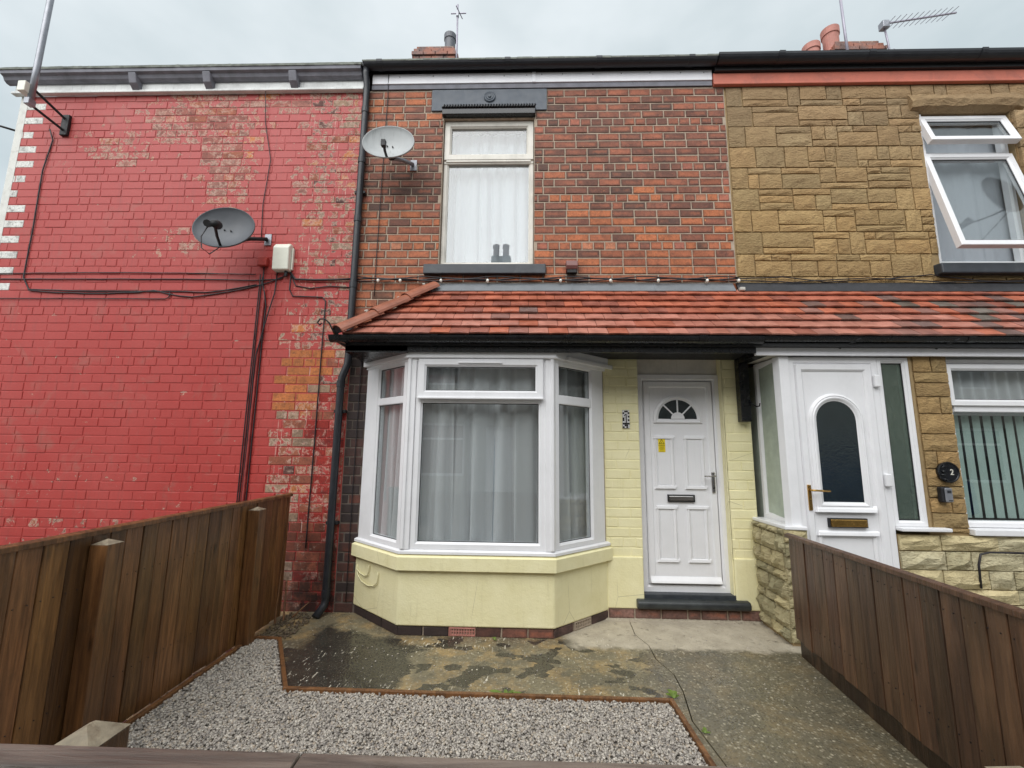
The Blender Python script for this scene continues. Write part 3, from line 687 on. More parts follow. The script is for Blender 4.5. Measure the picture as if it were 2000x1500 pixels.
kind(mb.build('eaves_slates', M['mossy'], hC), 'stuff')

# ---- downpipe
PX = -1.70
mb = MB()
mb.tube([(PX-.005, -.088, 5.44), (PX-.005, -.088, 5.38), (PX, -.05, 5.27), (PX, -.048, 5.18), (PX, -.048, 2.33), (PX-.004, -.05, 2.25), (PX-.045, -.06, 2.12), (PX-.05, -.06, 2.04), (PX-.05, -.06, .14), (PX-.055, -.065, .08), (PX-.085, -.16, .015)], .034, 12)
dp = mb.build('downpipe', M['pipe'], hC, smooth=True)
for x, z in ((PX, 4.98), (PX, 4.40), (PX, 3.75), (PX, 3.05), (PX-.05, 2.06), (PX-.05, .18)):
    MB().lathe([(.034, -.03), (.039, -.03), (.039, .03), (.034, .03)], (x, -.048 if z > 2.3 else -.06, z), 14).build('collar', M['pipe'], dp, smooth=False)
for x, z in ((PX, 4.05), (PX-.05, .78), (PX-.05, 1.80)):
    MB().box(x-.055, x+.055, -.05, .0, z-.015, z+.015).build('pipe_clip', M['blackmat'], dp, bevel=.004)

# ---- bay
BP = [(-1.525, .03), (-1.525, 0), (-1.0, -.45), (.248, -.45), (.76, 0), (.76, .03)]
def bay_poly(o): return offs(BP, o)
bay = MB().prism(bay_poly(-.02), -.02, .072).build('bay_plinth', M['mortar'], hC)
for (xa, ya), (xb, yb), n in (((-1.525, 0), (-1.0, -.45), 3), ((-1.0, -.45), (.248, -.45), 6), ((.248, -.45), (.76, 0), 3)):
    L = math.hypot(xb-xa, yb-ya); ang = math.atan2(yb-ya, xb-xa); l = L/n
    for k in range(n):
        airb = (n == 6 and k == 2) or (n == 3 and xa > 0 and k == 1)
        u = (k+.5)*l; px, py = xa+math.cos(ang)*u, ya+math.sin(ang)*u
        T = plane_T(px, py, ang)
        if airb:
            ab = MB(); ab.rect(T, -.105, .105, .004, .068, [(0, .03), (0, .006), (.008, .004), (.010, .016), (.012, .03)])
            for q in range(9): ab.box(-.092+q*.021, -.083+q*.021, .008, .03, .014, .058, T)
            ab.box(-.095, .095, .010, .03, .033, .039, T)
            ab.build('air_brick', M['pot'] if xa < 0 else M['mortar'], bay)
        else:
            o = bpy.data.objects.new('brick', random.choice(basemesh if n == 6 and k > 3 else bayplinth)); COL.objects.link(o); o.parent = bay
            o.location = T @ Vector((0, .008+uni(-.003, .003), .033)); o.rotation_euler = (0, 0, ang+uni(-.01, .01)); o.scale = ((l-.012)/.23, 1, .9)
            o.color = shade(lin(128, 84, 70) if (xa > -.9 or k > 2) and xa < .2 else lin(120, 92, 84) if xa > 0 else lin(70, 56, 52), .7, 1.15)
mb = MB(); mb.prism(bay_poly(0), .072, .505); mb.build('bay_base', M['cream'], hC, bevel=.012, seg=3)
mb = MB(); p0, p1 = bay_poly(.038), bay_poly(-.01); n = len(p0)
mb.loft([[(x, y, .500) for x, y in bay_poly(.0)], [(x, y, .498) for x, y in p0], [(x, y, .598) for x, y in p0], [(x, y, .622) for x, y in p1]], True, (True, True))
mb.build('bay_sill', M['cream'], hC, bevel=.009, seg=3)
bw = MB(); p0, p1 = bay_poly(.022), bay_poly(-.06)
bw.loft([[(x, y, .618) for x, y in p1], [(x, y, .620) for x, y in p0], [(x, y, .640) for x, y in p0], [(x, y, .652) for x, y in bay_poly(.0)], [(x, y, .652) for x, y in p1]], True)
bw = bw.build('bay_window', M['upvc'], hC, bevel=.003)
TF = plane_T(0, -.45)
A, B = Vector((-1.525, 0)), Vector((-1.0, -.45)); angL = math.atan2(B.y-A.y, B.x-A.x); TL = plane_T(A.x, A.y, angL); LL = (B-A).length
A2, B2 = Vector((.248, -.45)), Vector((.76, 0)); angR = math.atan2(B2.y-A2.y, B2.x-A2.x); TR = plane_T(A2.x, A2.y, angR); LR = (B2-A2).length
ZB, ZT = .652, 2.235
def light(T, u0, u1, gz, lz, tr, jamb0, jamb1):
    mb = MB(); mb.rect(T, u0, u1, ZB, ZT, FR(.055)); mb.build('frame', M['upvc'], bw)
    MB().box(u0+.04, u1-.04, .004, .06, tr[0], tr[1], T).build('transom', M['upvc'], bw, bevel=.008)
    g0, g1 = u0+.05, u1-.05
    pane(bw, T, g0, g1, tr[1]-.01, ZT-.05, .03, M['glass']); pane(bw, T, g0, g1, ZB+.05, tr[0]+.01, .03, M['glass'])
    seal(bw, T, g0+.002, g1-.002, tr[1]-.003, ZT-.054, .028, .007); seal(bw, T, g0+.002, g1-.002, ZB+.053, tr[0]+.003, .028, .007)
light(TL, .175, LL-.02, None, None, (1.845, 1.912), 0, 0); light(TR, .02, .53, None, None, (1.848, 1.928), 0, 0)
MB().box(.01, .178, .003, .07, ZB, ZT, TL).build('frame', M['upvc'], bw, bevel=.003)
MB().box(.528, LR-.03, .003, .07, ZB, ZT, TR).build('frame', M['upvc'], bw, bevel=.003)
mb = MB(); mb.rect(TF, -.925, .178, ZB, ZT, FR(.058)); mb.build('frame', M['upvc'], bw)
for sx, cx in ((-1, -1.0), (1, .248)):
    mb = MB(); q = [(cx+sx*.02, -.428), (cx+sx*.004, -.458), (cx-sx*.072, -.462), (cx-sx*.078, -.40), (cx+sx*.0, -.36)]
    mb.prism(q, ZB, ZT); mb.build('bay_post', M['upvc'], bw, bevel=.004)
    mb = MB(); mb.prism([(cx+sx*.008, -.455), (cx-sx*.002, -.472), (cx-sx*.028, -.474), (cx-sx*.03, -.455)], ZB+.004, ZT); mb.build('bay_post', M['upvc'], bw, bevel=.005)
mb = MB(); mb.box(-.90, .15, .002, .06, 1.845, 1.89, TF); mb.build('transom', M['upvc'], bw, bevel=.007)
sash = MB(); sash.rect(TF, -.906, .158, 1.884, 2.222, FR(.066, -.028, .05)); sash = sash.build('opening_sash', M['upvc'], bw)
mb = MB(); mb.box(-.905, .157, -.046, -.02, 1.876, 1.892, TF); mb.build('drip_bar', M['upvc'], bw, bevel=.004)
pane(bw, TF, -.85, .10, 1.94, 2.165, .005, M['glass']); pane(bw, TF, -.88, .135, .70, 1.85, .03, M['glass'])
seal(bw, TF, -.842, .094, 1.949, 2.157, .002, .006); seal(bw, TF, -.868, .121, .709, 1.846, .028, .007)
mb = MB(); mb.box(-.565, -.19, -.043, -.026, 2.182, 2.194, TF); mb.build('trickle_vent', M['upvc'], bw, bevel=.004)
# pelmet boards round the bay head, and the dark soffit over it
def ring_part(name, o0, o1, z0, z1, mat, parent, bev):
    mb = MB(); a, b = bay_poly(o0)[1:-1], bay_poly(o1)[1:-1]
    rings = [[(a[i][0], a[i][1], z0), (a[i][0], a[i][1], z1), (b[i][0], b[i][1], z1), (b[i][0], b[i][1], z0)] for i in range(4)]
    return mb.loft(rings, True, (True, True)).build(name, mat, parent, bevel=bev)
ring_part('bay_head', .036, -.05, 2.228, 2.33, M['upvc'], bw, .008)
mb = MB(); T = TR; mb.box(.12, LR+.055, -.058, -.030, 2.225, 2.262, T); mb.build('cover_strip', M['upvc'], bw, bevel=.006)
ring_part('frame_head', .006, -.06, 2.205, 2.236, M['upvc'], bw, .003)
mb = MB(); mb.prism(bay_poly(-.07), .640, .655); mb.build('window_board', M['upvc'], bw)

# ---- canopy over the bay and the door
CZ0, CY0, CZ1 = 2.392, -.605, 3.02                             # tail edge of the tiles, and where they meet the wall
XE, XW = -1.515, -.905                                         # hip: eaves corner and wall end
can = MB()
can.extr([(XE+.03, -.56, 2.345), (XW, .0, 2.94), (XW, 0, 2.33), (XE+.03, 0, 2.33), (XE+.03, -.56, 2.33)][:1]+[(XE+.03, -.56, 2.33), (XE+.03, -.02, 2.33)], (.01, 0, 0))
can = MB()
can.add([(XE+.03, -.56, 2.35), (XC1, -.56, 2.35), (XC1, 0, 2.945), (XW+.02, 0, 2.945), (XE+.03, -.56, 2.325), (XC1, -.56, 2.325), (XC1, 0, 2.325), (XE+.03, 0, 2.325), (XE+.03, 0, 2.35)],
        [(0, 1, 2, 3), (4, 7, 6, 5), (0, 4, 5, 1), (1, 5, 6, 2), (0, 3, 8), (0, 8, 7, 4), (3, 2, 6, 7, 8)])
can = can.build('canopy', M['blackmat'], hC)
def clip(poly, a, b, c):                                        # keep a*x+b*y<=c
    out = []
    for p, q in zip(poly, poly[1:]+poly[:1]):
        dp, dq = a*p[0]+b*p[1]-c, a*q[0]+b*q[1]-c
        if dp <= 0: out.append(p)
        if dp*dq < 0:
            k = dp/(dp-dq); out.append((p[0]+(q[0]-p[0])*k, p[1]+(q[1]-p[1])*k))
    return out
def tile_slope(parent, O, U, V, u_range, rows, gauge, clips, tintf, w=.1645, thick=.014, length=.17):
    O, U, V = Vector(O), Vector(U).normalized(), Vector(V).normalized(); N = U.cross(V).normalized()
    if N.z < 0: N = -N
    full = {}
    for r in range(rows):
        v0 = r*gauge; u = u_range[0]+(w/2 if r % 2 else 0)-w
        while u < u_range[1]:
            j = uni(-.0025, .0025); ln = min(length, rows*gauge+.02-v0)
            poly = [(u+.0018, v0+j), (u+w-.0018, v0+j+uni(-.003, .003)), (u+w-.0018, v0+ln), (u+.0018, v0+ln)]
            for c in clips: poly = clip(poly, *c) if poly else poly
            if len(poly) >= 3 and max(p[0] for p in poly)-min(p[0] for p in poly) > .02:
                lift = uni(0, .0035); tw = uni(-.0025, .0025)
                def P(p, up):
                    k = (p[1]-v0)/length; kk = (p[0]-u)/w
                    return O+U*p[0]+V*p[1]+N*((.028+lift)*(1-k)+up+tw*(kk-.5)+.0035*math.sin(math.pi*kk)*(1-k))
                um = u+w/2
                left = clip(poly, 1, 0, um); right = clip(poly, -1, 0, -um)
                mb = MB()
                for hp in (left, right):
                    hp = [p for i, p in enumerate(hp) if i == 0 or (abs(p[0]-hp[i-1][0])+abs(p[1]-hp[i-1][1])) > 1e-5]
                    if len(hp) < 3: continue
                    m = len(hp)
                    mb.add([P(p, 0) for p in hp]+[P(p, -thick) for p in hp], [tuple(range(m)), tuple(range(m, 2*m))[::-1]]+[(i, (i+1) % m, m+(i+1) % m, m+i) for i in range(m)])
                if mb.v:
                    me = bpy.data.meshes.new('roof_tile'); me.from_pydata(mb.v, [], mb.f); me.materials.append(M['tile'])
                    o = bpy.data.objects.new('roof_tile', me); COL.objects.link(o); o.parent = parent; o.color = tintf(um, r)
            u += w
SLV = Vector((0, -CY0, CZ1-CZ0)); SL = SLV.length
ROWS = 7; GA = (SL-.02)/ROWS
def tile_tint(u, r):
    x = u
    k = .02+.85*max(0, min(1, (x-2.3)/1.3))*max(0, 1-max(0, x-4.6)*.2)
    if x > 2.2 and r >= 5: k *= .25
    if rnd() < k*.62: return shade(wchoice([(2, lin(116, 92, 86)), (2, lin(136, 96, 86)), (1, lin(104, 96, 88))]), .8, 1.15)
    lowrow = [(3, lin(176, 118, 102)), (2, lin(168, 108, 92)), (1, lin(150, 100, 88))]
    hi = [(3, lin(174, 100, 76)), (3, lin(162, 94, 74)), (1.2, lin(140, 84, 70))]
    return shade(wchoice(lowrow if r < 3 and rnd() < .85 else hi), .93, 1.07)
hipk = (XW-XE)/SL
tile_slope(can, (0, CY0, CZ0), (1, 0, 0), SLV, (XE-.1, XC1+.02), ROWS, GA, [(-1, hipk, -XE), (1, 0, XC1)], tile_tint)
# left hip slope of the canopy
LV = Vector((XW-XE, 0, CZ1-CZ0))
tile_slope(can, (XE, 0, CZ0), (0, -1, 0), LV, (-.02, -CY0+.05), 7, (LV.length-.02)/7, [(1, -CY0/LV.length, -CY0), (-1, 0, 0)], lambda u, r: shade(lin(180, 92, 66), .8, 1.15))
# half-round hip tiles
h0, h1 = Vector((XE-.03, CY0-.03, CZ0-.005)), Vector((XW+.015, -.01, CZ1+.012)); hd_ = (h1-h0)/3
for k in range(3):
    a = h0+hd_*k; b = h0+hd_*(k+1.08 if k < 2 else 1+k)
    ax = (b-a).normalized(); side = ax.cross(Vector((0, 0, 1))).normalized(); up = side.cross(ax)
    rings = []
    for p, rr in ((a, .098), (b, .090)):
        p = p+up*(.012*k*0+(.014 if p is a else 0))
        o_ = [p+side*(math.cos(math.pi*q/10)*rr)+up*(math.sin(math.pi*q/10)*rr*.78) for q in range(11)]
        i_ = [p+side*(math.cos(math.pi*q/10)*(rr-.014))+up*(math.sin(math.pi*q/10)*(rr-.014)*.78) for q in range(11)][::-1]
        rings.append(o_+i_)
    mb = MB().loft(rings, True, (True, True)); o = mb.build('hip_tile', M['ridge'], can, bevel=.003)
    if k == 0:
        MB().extr([rings[0][q]+ax*.012 for q in range(11, 22)], ax*.02).build('hip_mortar', M['blackmat'], can)
crumbs = MB()
for k in range(26):
    p = h0.lerp(h1, random.choice((.33, .34, .66, .67, .2, .95)))+Vector((-.065+uni(-.03, .03), uni(-.01, .05), .045+uni(-.02, .02))); r = uni(.006, .014)
    crumbs.box(p.x-r, p.x+r, p.y-r, p.y+r, p.z-r*.6, p.z+r*.6, None)
kind(crumbs.build('mortar_crumbs', M['grout'], can, bevel=.004), 'stuff')
pts = [(XE-.02, CY0-.02, CZ0-.02), (XE-.075, CY0-.06, CZ0+.03), (XE-.10, CY0-.075, CZ0+.085), (XE-.135, CY0-.09, CZ0+.115), (XE-.17, CY0-.095, CZ0+.11), (XE-.185, CY0-.1, CZ0+.08), (XE-.165, CY0-.1, CZ0+.06), (XE-.148, CY0-.1, CZ0+.075)]
MB().tube(pts, .007, 6).build('hip_iron', M['blackmat'], can, smooth=True)
# flashing, fascia and gutter of the canopy
mb = MB(); mb.extr([(XW-.02, .004, 3.085), (XW-.02, -.012, 3.085), (XW-.02, -.075, 2.985), (XW-.02, -.06, 2.975)], (XC1-XW-.03, 0, 0)); mb.build('flashing', M['lead'], can, bevel=.004)
for x in (-.25, .45, 1.25): MB().extr([(x, -.006, 3.086), (x, -.015, 3.087), (x, -.078, 2.984), (x, -.066, 2.98)], (.012, 0, 0)).build('flashing_joint', M['lead'], can)
mb = MB(); mb.box(XE-.02, 1.925, -.52, -.49, 2.275, 2.40); mb.box(XE-.02, XE+.01, -.49, -.0, 2.275, 2.40); mb.build('fascia_board', M['black'], can, bevel=.004)
gutter(can, XE-.125, 1.95, -.575, 2.392, .055, M['black'], (-.75, .35, 1.45))
mb = MB(); ya, yb = -.60, .0
prof = [(XE-.065+.055*math.cos(math.pi+math.pi*k/10), 2.392+.055*math.sin(math.pi+math.pi*k/10)) for k in range(11)]
mb.extr([(p, ya, q) for p, q in prof], (0, .6, 0)); mb.build('gutter_return', M['black'], can)
mb = MB(); mb.extr([(XE-.14, -.63, 2.395), (XE+.10, -.63, 2.395), (XE+.09, -.62, 2.36), (XE-.0, -.60, 2.33), (XE-.09, -.62, 2.352)], (0, .06, 0)); mb.build('gutter_corner', M['black'], can, bevel=.008)
mb = MB(); mb.prism([(XE-.02, -.52), (-1.0, -.52), (-1.0, -.47), (-1.5, -.02), (XE-.02, 0)], 2.268, 2.322); mb.build('soffit', M['black'], can)
mb = MB(); mb.box(-1.0, 2.06, -.495, .0, 2.326, 2.345); mb.build('soffit', M['blackmat'], can)
# post bracket that carries the end of the canopy
br = MB(); br.box(1.985, 2.075, -.085, .0, 1.735, 2.335); br.box(1.985, 2.075, -.495, -.085, 2.275, 2.335)
br = br.build('canopy_bracket', M['black'], hC, bevel=.006)
MB().tube([(2.06, -.085, 1.93), (2.075, -.11, 1.89), (2.105, -.12, 1.87), (2.13, -.12, 1.875), (2.135, -.12, 1.90)], .006, 6).build('hook', M['black'], br, smooth=True)

# ---- front door
TD = plane_T(0, .07)
fd = MB(); fd.rect(TD, 1.075, 1.862, .205, 2.195, FR(.062, 0, .07)); fd = fd.build('front_door', M['upvc'], hC)
MB().box(1.075, 1.862, .015, .06, 2.198, 2.345, TD).build('top_panel', M['upvc_old'], fd, bevel=.003)
leaf = MB(); leaf.box(1.142, 1.792, .012, .055, .275, 2.128, TD); leaf = leaf.build('door_leaf', M['upvc'], fd, bevel=.003)
mb = MB(); mb.rect(TD, 1.145, 1.789, .278, 2.124, [(0, .012), (.003, .004), (.048, .004), (.058, .012)]); mb.build('leaf_frame', M['upvc'], fd)
MOULD = [(0, .012), (.004, .002), (.014, -.003), (.022, .004), (.030, .006), (.034, .012)]
def panel(u0, u1, z0, z1):
    mb = MB(); mb.rect(TD, u0, u1, z0, z1, MOULD); mb.box(u0+.036, u1-.036, .008, .02, z0+.036, z1-.036, TD); mb.build('door_panel', M['upvc'], fd, bevel=.002)
    for z in (z0, z1-.03):
        mb = MB(); mb.extr([TD @ Vector((u0-.006, .012, z-.004)), TD @ Vector((u0-.004, -.006, z+.004)), TD @ Vector((u0+.01, -.002, z+.026)), TD @ Vector((u0+.012, .012, z+.032))], (u1-u0+.002, 0, 0)); mb.build('panel_bead', M['upvc'], fd)
for u0, u1 in ((1.226, 1.41), (1.508, 1.692)):
    panel(u0, u1, 1.114, 1.605); panel(u0, u1, .464, .962)
# half-moon light
fc = (1.459, 1.765)
def arc(r, a0, a1, n): return [(fc[0]+r*math.cos(a0+(a1-a0)*k/n), fc[1]+r*math.sin(a0+(a1-a0)*k/n)) for k in range(n+1)]
def half_ring(rs, base):
    rings = []
    for r, d, zb in rs:
        rings.append([TD @ Vector((x, d, z)) for x, z in [(fc[0]+r, fc[1]+zb)]+arc(r, 0, math.pi, 22)[1:-1]+[(fc[0]-r, fc[1]+zb)]])
    return rings
mb = MB(); mb.loft(half_ring([(.232, .012, -.04), (.228, .0, -.04), (.205, -.006, -.03), (.19, .004, -.008), (.182, .008, 0)], 0), True); mb.build('fan_moulding', M['upvc'], fd)
for k in range(4):
    a0, a1 = math.pi*k/4+.05, math.pi*(k+1)/4-.05
    poly = arc(.181, a0, a1, 7)+arc(.062, a0-.08, a1+.08, 4)[::-1]
    MB().extr([TD @ Vector((x, .006, z)) for x, z in poly], (0, .004, 0)).build('fan_pane', M['darkpane'], fd)
MB().extr([TD @ Vector((x, .009, z)) for x, z in arc(.185, 0, math.pi, 20)], (0, .004, 0)).build('fan_backing', M['blackmat'], fd)
bars = MB()
for a in (math.pi/4, math.pi/2, 3*math.pi/4):
    c, s_ = math.cos(a), math.sin(a); q = [(.05*c+.006*s_, .05*s_-.006*c), (.186*c+.006*s_, .186*s_-.006*c), (.186*c-.006*s_, .186*s_+.006*c), (.05*c-.006*s_, .05*s_+.006*c)]
    bars.extr([TD @ Vector((fc[0]+x, -.002, fc[1]+z)) for x, z in q], (0, .01, 0))
bars.build('fan_bars', M['upvc'], fd)
MB().extr([TD @ Vector((x, -.004, z)) for x, z in arc(.064, 0, math.pi, 12)], (0, .014, 0)).build('fan_hub', M['upvc'], fd, bevel=.003)
mb = MB(); mb.extr([TD @ Vector((1.15, .01, .288)), TD @ Vector((1.15, -.03, .292)), TD @ Vector((1.15, -.022, .31)), TD @ Vector((1.15, .005, .345))], (.632, 0, 0)); mb.build('weather_bar', M['upvc'], fd, bevel=.003)
mb = MB(); mb.rect(TD, 1.333, 1.580, .998, 1.064, [(0, .012), (0, -.006), (.008, -.010), (.012, -.006), (.014, .004)]); lb = mb.build('letterbox', M['blackmat'], fd)
MB().box(1.345, 1.568, -.008, .004, 1.010, 1.052, TD).build('letterbox_flap', M['chrome'], lb, bevel=.005)
hn = MB(); hn.box(1.742, 1.772, -.012, .004, 1.085, 1.275, TD); hn = hn.build('handle_plate', M['chrome'], fd, bevel=.006)
MB().tube([TD @ Vector(p) for p in ((1.757, -.01, 1.238), (1.757, -.05, 1.238), (1.745, -.055, 1.238), (1.66, -.052, 1.236))], .008, 8).build('handle', M['chrome'], fd, smooth=True)
MB().lathe([(.008, 0), (.009, -.006), (.004, -.008)], tuple(TD @ Vector((1.757, -.012, 1.13))), 12, 'y').build('lock', M['blackmat'], fd)
mb = MB(); mb.box(1.062, 1.872, -.004, .16, .168, .212); mb.build('threshold', M['sill_paint'], hC, bevel=.004)
mb = MB(); mb.extr([(.995, .06, .10), (.995, -.055, .10), (.995, -.075, .118), (.995, -.075, .155), (.995, -.055, .176), (.995, .06, .182)], (.972, 0, 0)); mb.build('door_step', M['step'], hC, bevel=.012, seg=3)
# small cream cables on the bay base
for pts in ([(-1.50, -.005, .43), (-1.485, -.045, .385), (-1.44, -.08, .36), (-1.385, -.128, .352), (-1.345, -.162, .375), (-1.335, -.171, .43), (-1.335, -.171, .455)],
            [(-1.50, -.01, .40), (-1.47, -.055, .34), (-1.42, -.10, .30), (-1.34, -.167, .285), (-1.27, -.227, .30), (-1.23, -.262, .335), (-1.222, -.268, .39), (-1.222, -.268, .42)]):
    nrm = Vector((-.651, -.759, 0))
    MB().tube([Vector(p)+nrm*.006 for p in pts], .005, 6).build('cable_stub', M['creamcable'], hC, smooth=True)
# interiors behind the glass
def room(parent, x0, x1, y0, y1, z0, z1, mat='room'):
    v = [(x, y, z) for z in (z0, z1) for y in (y0, y1) for x in (x0, x1)]
    MB().add(v, [(0, 1, 3, 2), (4, 6, 7, 5), (2, 3, 7, 6), (0, 2, 6, 4), (1, 5, 7, 3)]).build('room', M[mat], parent)
room(hC, -1.69, 1.0, .22, 3.4, .3, 2.45); room(hC, -1.6, 1.5, .22, 3.4, 2.8, 5.15)

# ---- chimneys
def chimney(house, x0, x1, y0, y1, z0, z1, pots):
    st = MB(); st.box(x0+.06, x1-.06, y0+.06, y1-.06, z0, z1-.02); st = st.build('chimney', M['mortar'], house)
    bk = MB(); tt = []
    i = 0; z = z1
    while z > z0+.05:
        o = (0.045, .0, -.03, 0.0, .045, .06)[min(i, 5)] if i < 6 else .06
        zz = z-.078
        x = x0+o-(.11 if i % 2 else 0)
        while x < x1-o:
            a, b = max(x, x0+o), min(x+.225, x1-o)
            if b-a > .03:
                for ya in (y0+o+uni(-.004, .004),):
                    bk.box(a+.005, b-.005, ya, ya+.06, zz+.005, z-.004); tt += [shade(lin(128, 104, 98), .7, 1.1)]*8
            x += .23
        y = y0+o
        while y < y1-o:
            b = min(y+.225, y1-o)
            for xa, xb in ((x0+o-.002, x0+o+.058), (x1-o-.058, x1-o+.002)):
                bk.box(xa, xb, y+.07, b, zz+.005, z-.004); tt += [shade(lin(150, 100, 88), .7, 1.1)]*8
            y += .23
        z -= .084; i += 1
    kind(bk.build('chimney_bricks', M['brick_attr'], st, tints=tt), 'stuff'); st.location = -house.location
    MB().box(x0+.05, x1-.05, y0+.05, y1-.05, z1-.03, z1+.005).build('flaunching', M['mortar'], st)
    for (px, py, r, h, mat, pz) in pots:
        prof = [(r*.85, 0), (r*.88, h*.7), (r*1.0, h*.72), (r*1.02, h*.98), (r*.9, h), (r*.8, h*.9)]
        MB().lathe(prof, (px, py, z1+pz), 22).build('chimney_pot', mat, st, smooth=False)
chimney(hC, -2.17, -1.35, 3.1, 4.0, 7.6, 9.12, [(-1.50, 3.25, .118, .40, M['potgrey'], -.06)])

# ================================================================== STONE CLAD HOUSE (right)
hR = thing('terraced_house', 'right hand house clad in buff stone with a white porch door', 'house', (3.9, 0, 0))
RW = (4.03, 4.93, 3.285, 4.93); PORCH = (2.15, 3.22, -.05, 2.28); LW = (3.50, 5.5, .83, 2.25)
mb = MB(); holes_wall(mb, XC1+.002, XR1, 2.3, 5.28, [RW], .012, .24); shell(mb, XC1+.002, XR1, 5.3); mb.box(XC1+.002, XR1, 2.9, 3.1, 2.3, 2.31)
wallR = mb.build('wall', M['stonemortar'], hR)
def stone_block(name, x0, x1, z0, z1, y, mat, parent, tint, rough=.0045, depth=.04, nx=4, nz_=3, T=None, bulge=.007):
    vs, fs = [], []
    for k in range(nz_+1):
        for i in range(nx+1):
            e = i in (0, nx) or k in (0, nz_)
            u = x0+(x1-x0)*i/nx; v = z0+(z1-z0)*k/nz_
            if not e: u += uni(-.2, .2)*(x1-x0)/nx; v += uni(-.2, .2)*(z1-z0)/nz_
            else: u += uni(-.0025, .0025); v += uni(-.0025, .0025)
            vs.append((u, y+(uni(-.001, .002) if e else -bulge+uni(-rough, rough)), v))
    n = (nx+1)*(nz_+1)
    for k in range(nz_):
        for i in range(nx): a = k*(nx+1)+i; fs.append((a, a+1, a+nx+2, a+nx+1))
    bd = [i for i in range(nx+1)]+[(k+1)*(nx+1)-1 for k in range(1, nz_+1)]+[nz_*(nx+1)+i for i in range(nx-1, -1, -1)]+[k*(nx+1) for k in range(nz_-1, 0, -1)]
    b2 = []
    for i in bd: b2.append(len(vs)); vs.append((vs[i][0], y+depth, vs[i][2]))
    m = len(bd)
    for q in range(m): fs.append((bd[q], b2[q], b2[(q+1) % m], bd[(q+1) % m]))
    if T: vs = [tuple(T @ Vector(v)) for v in vs]
    me = bpy.data.meshes.new(name); me.from_pydata(vs, [], fs); me.materials.append(mat)
    o = bpy.data.objects.new(name, me); COL.objects.link(o); o.parent = parent; o.color = tint
    if parent.parent is None: o.location = -parent.location
    return o
def ashlar(x0, x1, z0, z1, holes, band=.2325, j=.012):
    """bands of big blocks, some split into thin strips, like cast stone cladding"""
    out = []; z = z1; row = 0
    while z > z0+.03:
        zb = max(z-band, z0); x = x0+(.0 if row % 2 else 0); first = True
        cuts = [(h[0], h[1]) for h in holes if h[2] < (z+zb)/2 < h[3]]
        while x < x1-.01:
            full = first or rnd() < .30
            w = (.26 if row % 2 else .17) if first else (uni(.10, .34) if full else uni(.26, .52))
            if x1-x-w < .07: w = x1-x
            for a, b in subtract(x, x+w, cuts):
                if b-a < .04: continue
                if full: out.append((a, b, zb, z))
                else:
                    s = random.choice((.3, .34, .66, .70)); zm = zb+(z-zb)*s
                    for q0, q1 in ((zb, zm), (zm, z)):
                        if rnd() < .42 and b-a > .2:
                            m = a+(b-a)*uni(.3, .7); out += [(a, m, q0, q1), (m, b, q0, q1)]
                        elif q1-q0 > .13 and rnd() < .25:
                            m = q0+(q1-q0)*.5; out += [(a, b, q0, m), (a, b, m, q1)]
                        else: out.append((a, b, q0, q1))
            x += w; first = False
        z = zb; row += 1
    return [(a+j/2, b-j/2, c+j/2, d-j/2) for a, b, c, d in out if b-a > .03 and d-c > .025]
LINTR = (3.93, 5.05, 4.93, 5.13)
blocks = ashlar(XC1+.012, XR1, 3.03, 5.25, [RW, LINTR, (3.96, 5.05, 3.17, 3.30)])
def st_tint(z): k = max(0, min(1, (4.9-z)/1.2)); f = uni(.82, 1.12); w = uni(-.05, .05); return (f*(.86+.14*k)*(1+w), f*(.86+.12*k), f*(.92-.06*k)*(1-w), 1)
blocks.sort(key=lambda b: (Vector(((b[0]+b[1])/2, 0, (b[2]+b[3])/2))-CAM).length)
for b in blocks[:298]: stone_block('stone_block', b[0], b[1], b[2], b[3], 0.0+uni(-.003, .003), M['stone'], wallR, st_tint(b[2]))
if blocks[298:]:
    mbx = MB()
    for b in blocks[298:]: mbx.box(b[0], b[1], -.006, .03, b[2], b[3])
    ob = mbx.build('stonework', M['stone'], None, bevel=.006); ob.parent = wallR; kind(ob, 'stuff')
lt = MB(); rings = []
for i in range(15):
    x = LINTR[0]+(LINTR[1]-LINTR[0])*i/14; q = lambda a: a+uni(-.008, .008); e = .02 if i in (0, 14) else 0
    rings.append([(x, .10, LINTR[2]+.002), (x, q(.01), LINTR[2]-.002), (x, q(-.055)+e, q(LINTR[2]+.03)), (x, q(-.075)+e, q(LINTR[2]+.09)), (x, q(-.05)+e, q(LINTR[3]-.04)), (x, 0.0, LINTR[3]-.004), (x, .02, LINTR[3])])
lt.loft(rings, True, (True, True)); lo = lt.build('stone_lintel', M['stone'], wallR); lo.location = (0, 0, 0); lo.color = (.82, .82, .86, 1)
for k in range(8):                                              # rock-faced jamb stones right of the upper window
    z = 4.92-k*.207
    o = stone_block('stone_block', 4.94, 5.14, z-.20, z, -.03, M['stone'], wallR, st_tint(z), .012, .13, bulge=.03)
mb = MB(); mb.extr([(3.965, -.075, 3.165), (3.965, 0, 3.165), (3.965, .1, 3.29), (3.965, -.07, 3.27)], (1.15, 0, 0)); mb.build('window_sill', M['sill_paint'], hR, bevel=.012)
mb = MB(); mb.box(1.955, XR1, -.028, .004, 5.275, 5.39); mb.build('fascia_board', M['terracotta_paint'], hR, bevel=.003)
mb = MB(); mb.box(1.955, XR1, -.04, .004, 5.25, 5.272); mb.build('fascia_moulding', M['terracotta_paint'], hR, bevel=.006)
gutter(hR, 1.967, XR1, -.098, 5.50, .072, M['pipe'], (2.6, 3.5, 4.6))
mb = MB(); mb.box(1.965, XR1, -.06, .004, 5.392, 5.50); mb.build('soffit', M['blackmat'], hR)
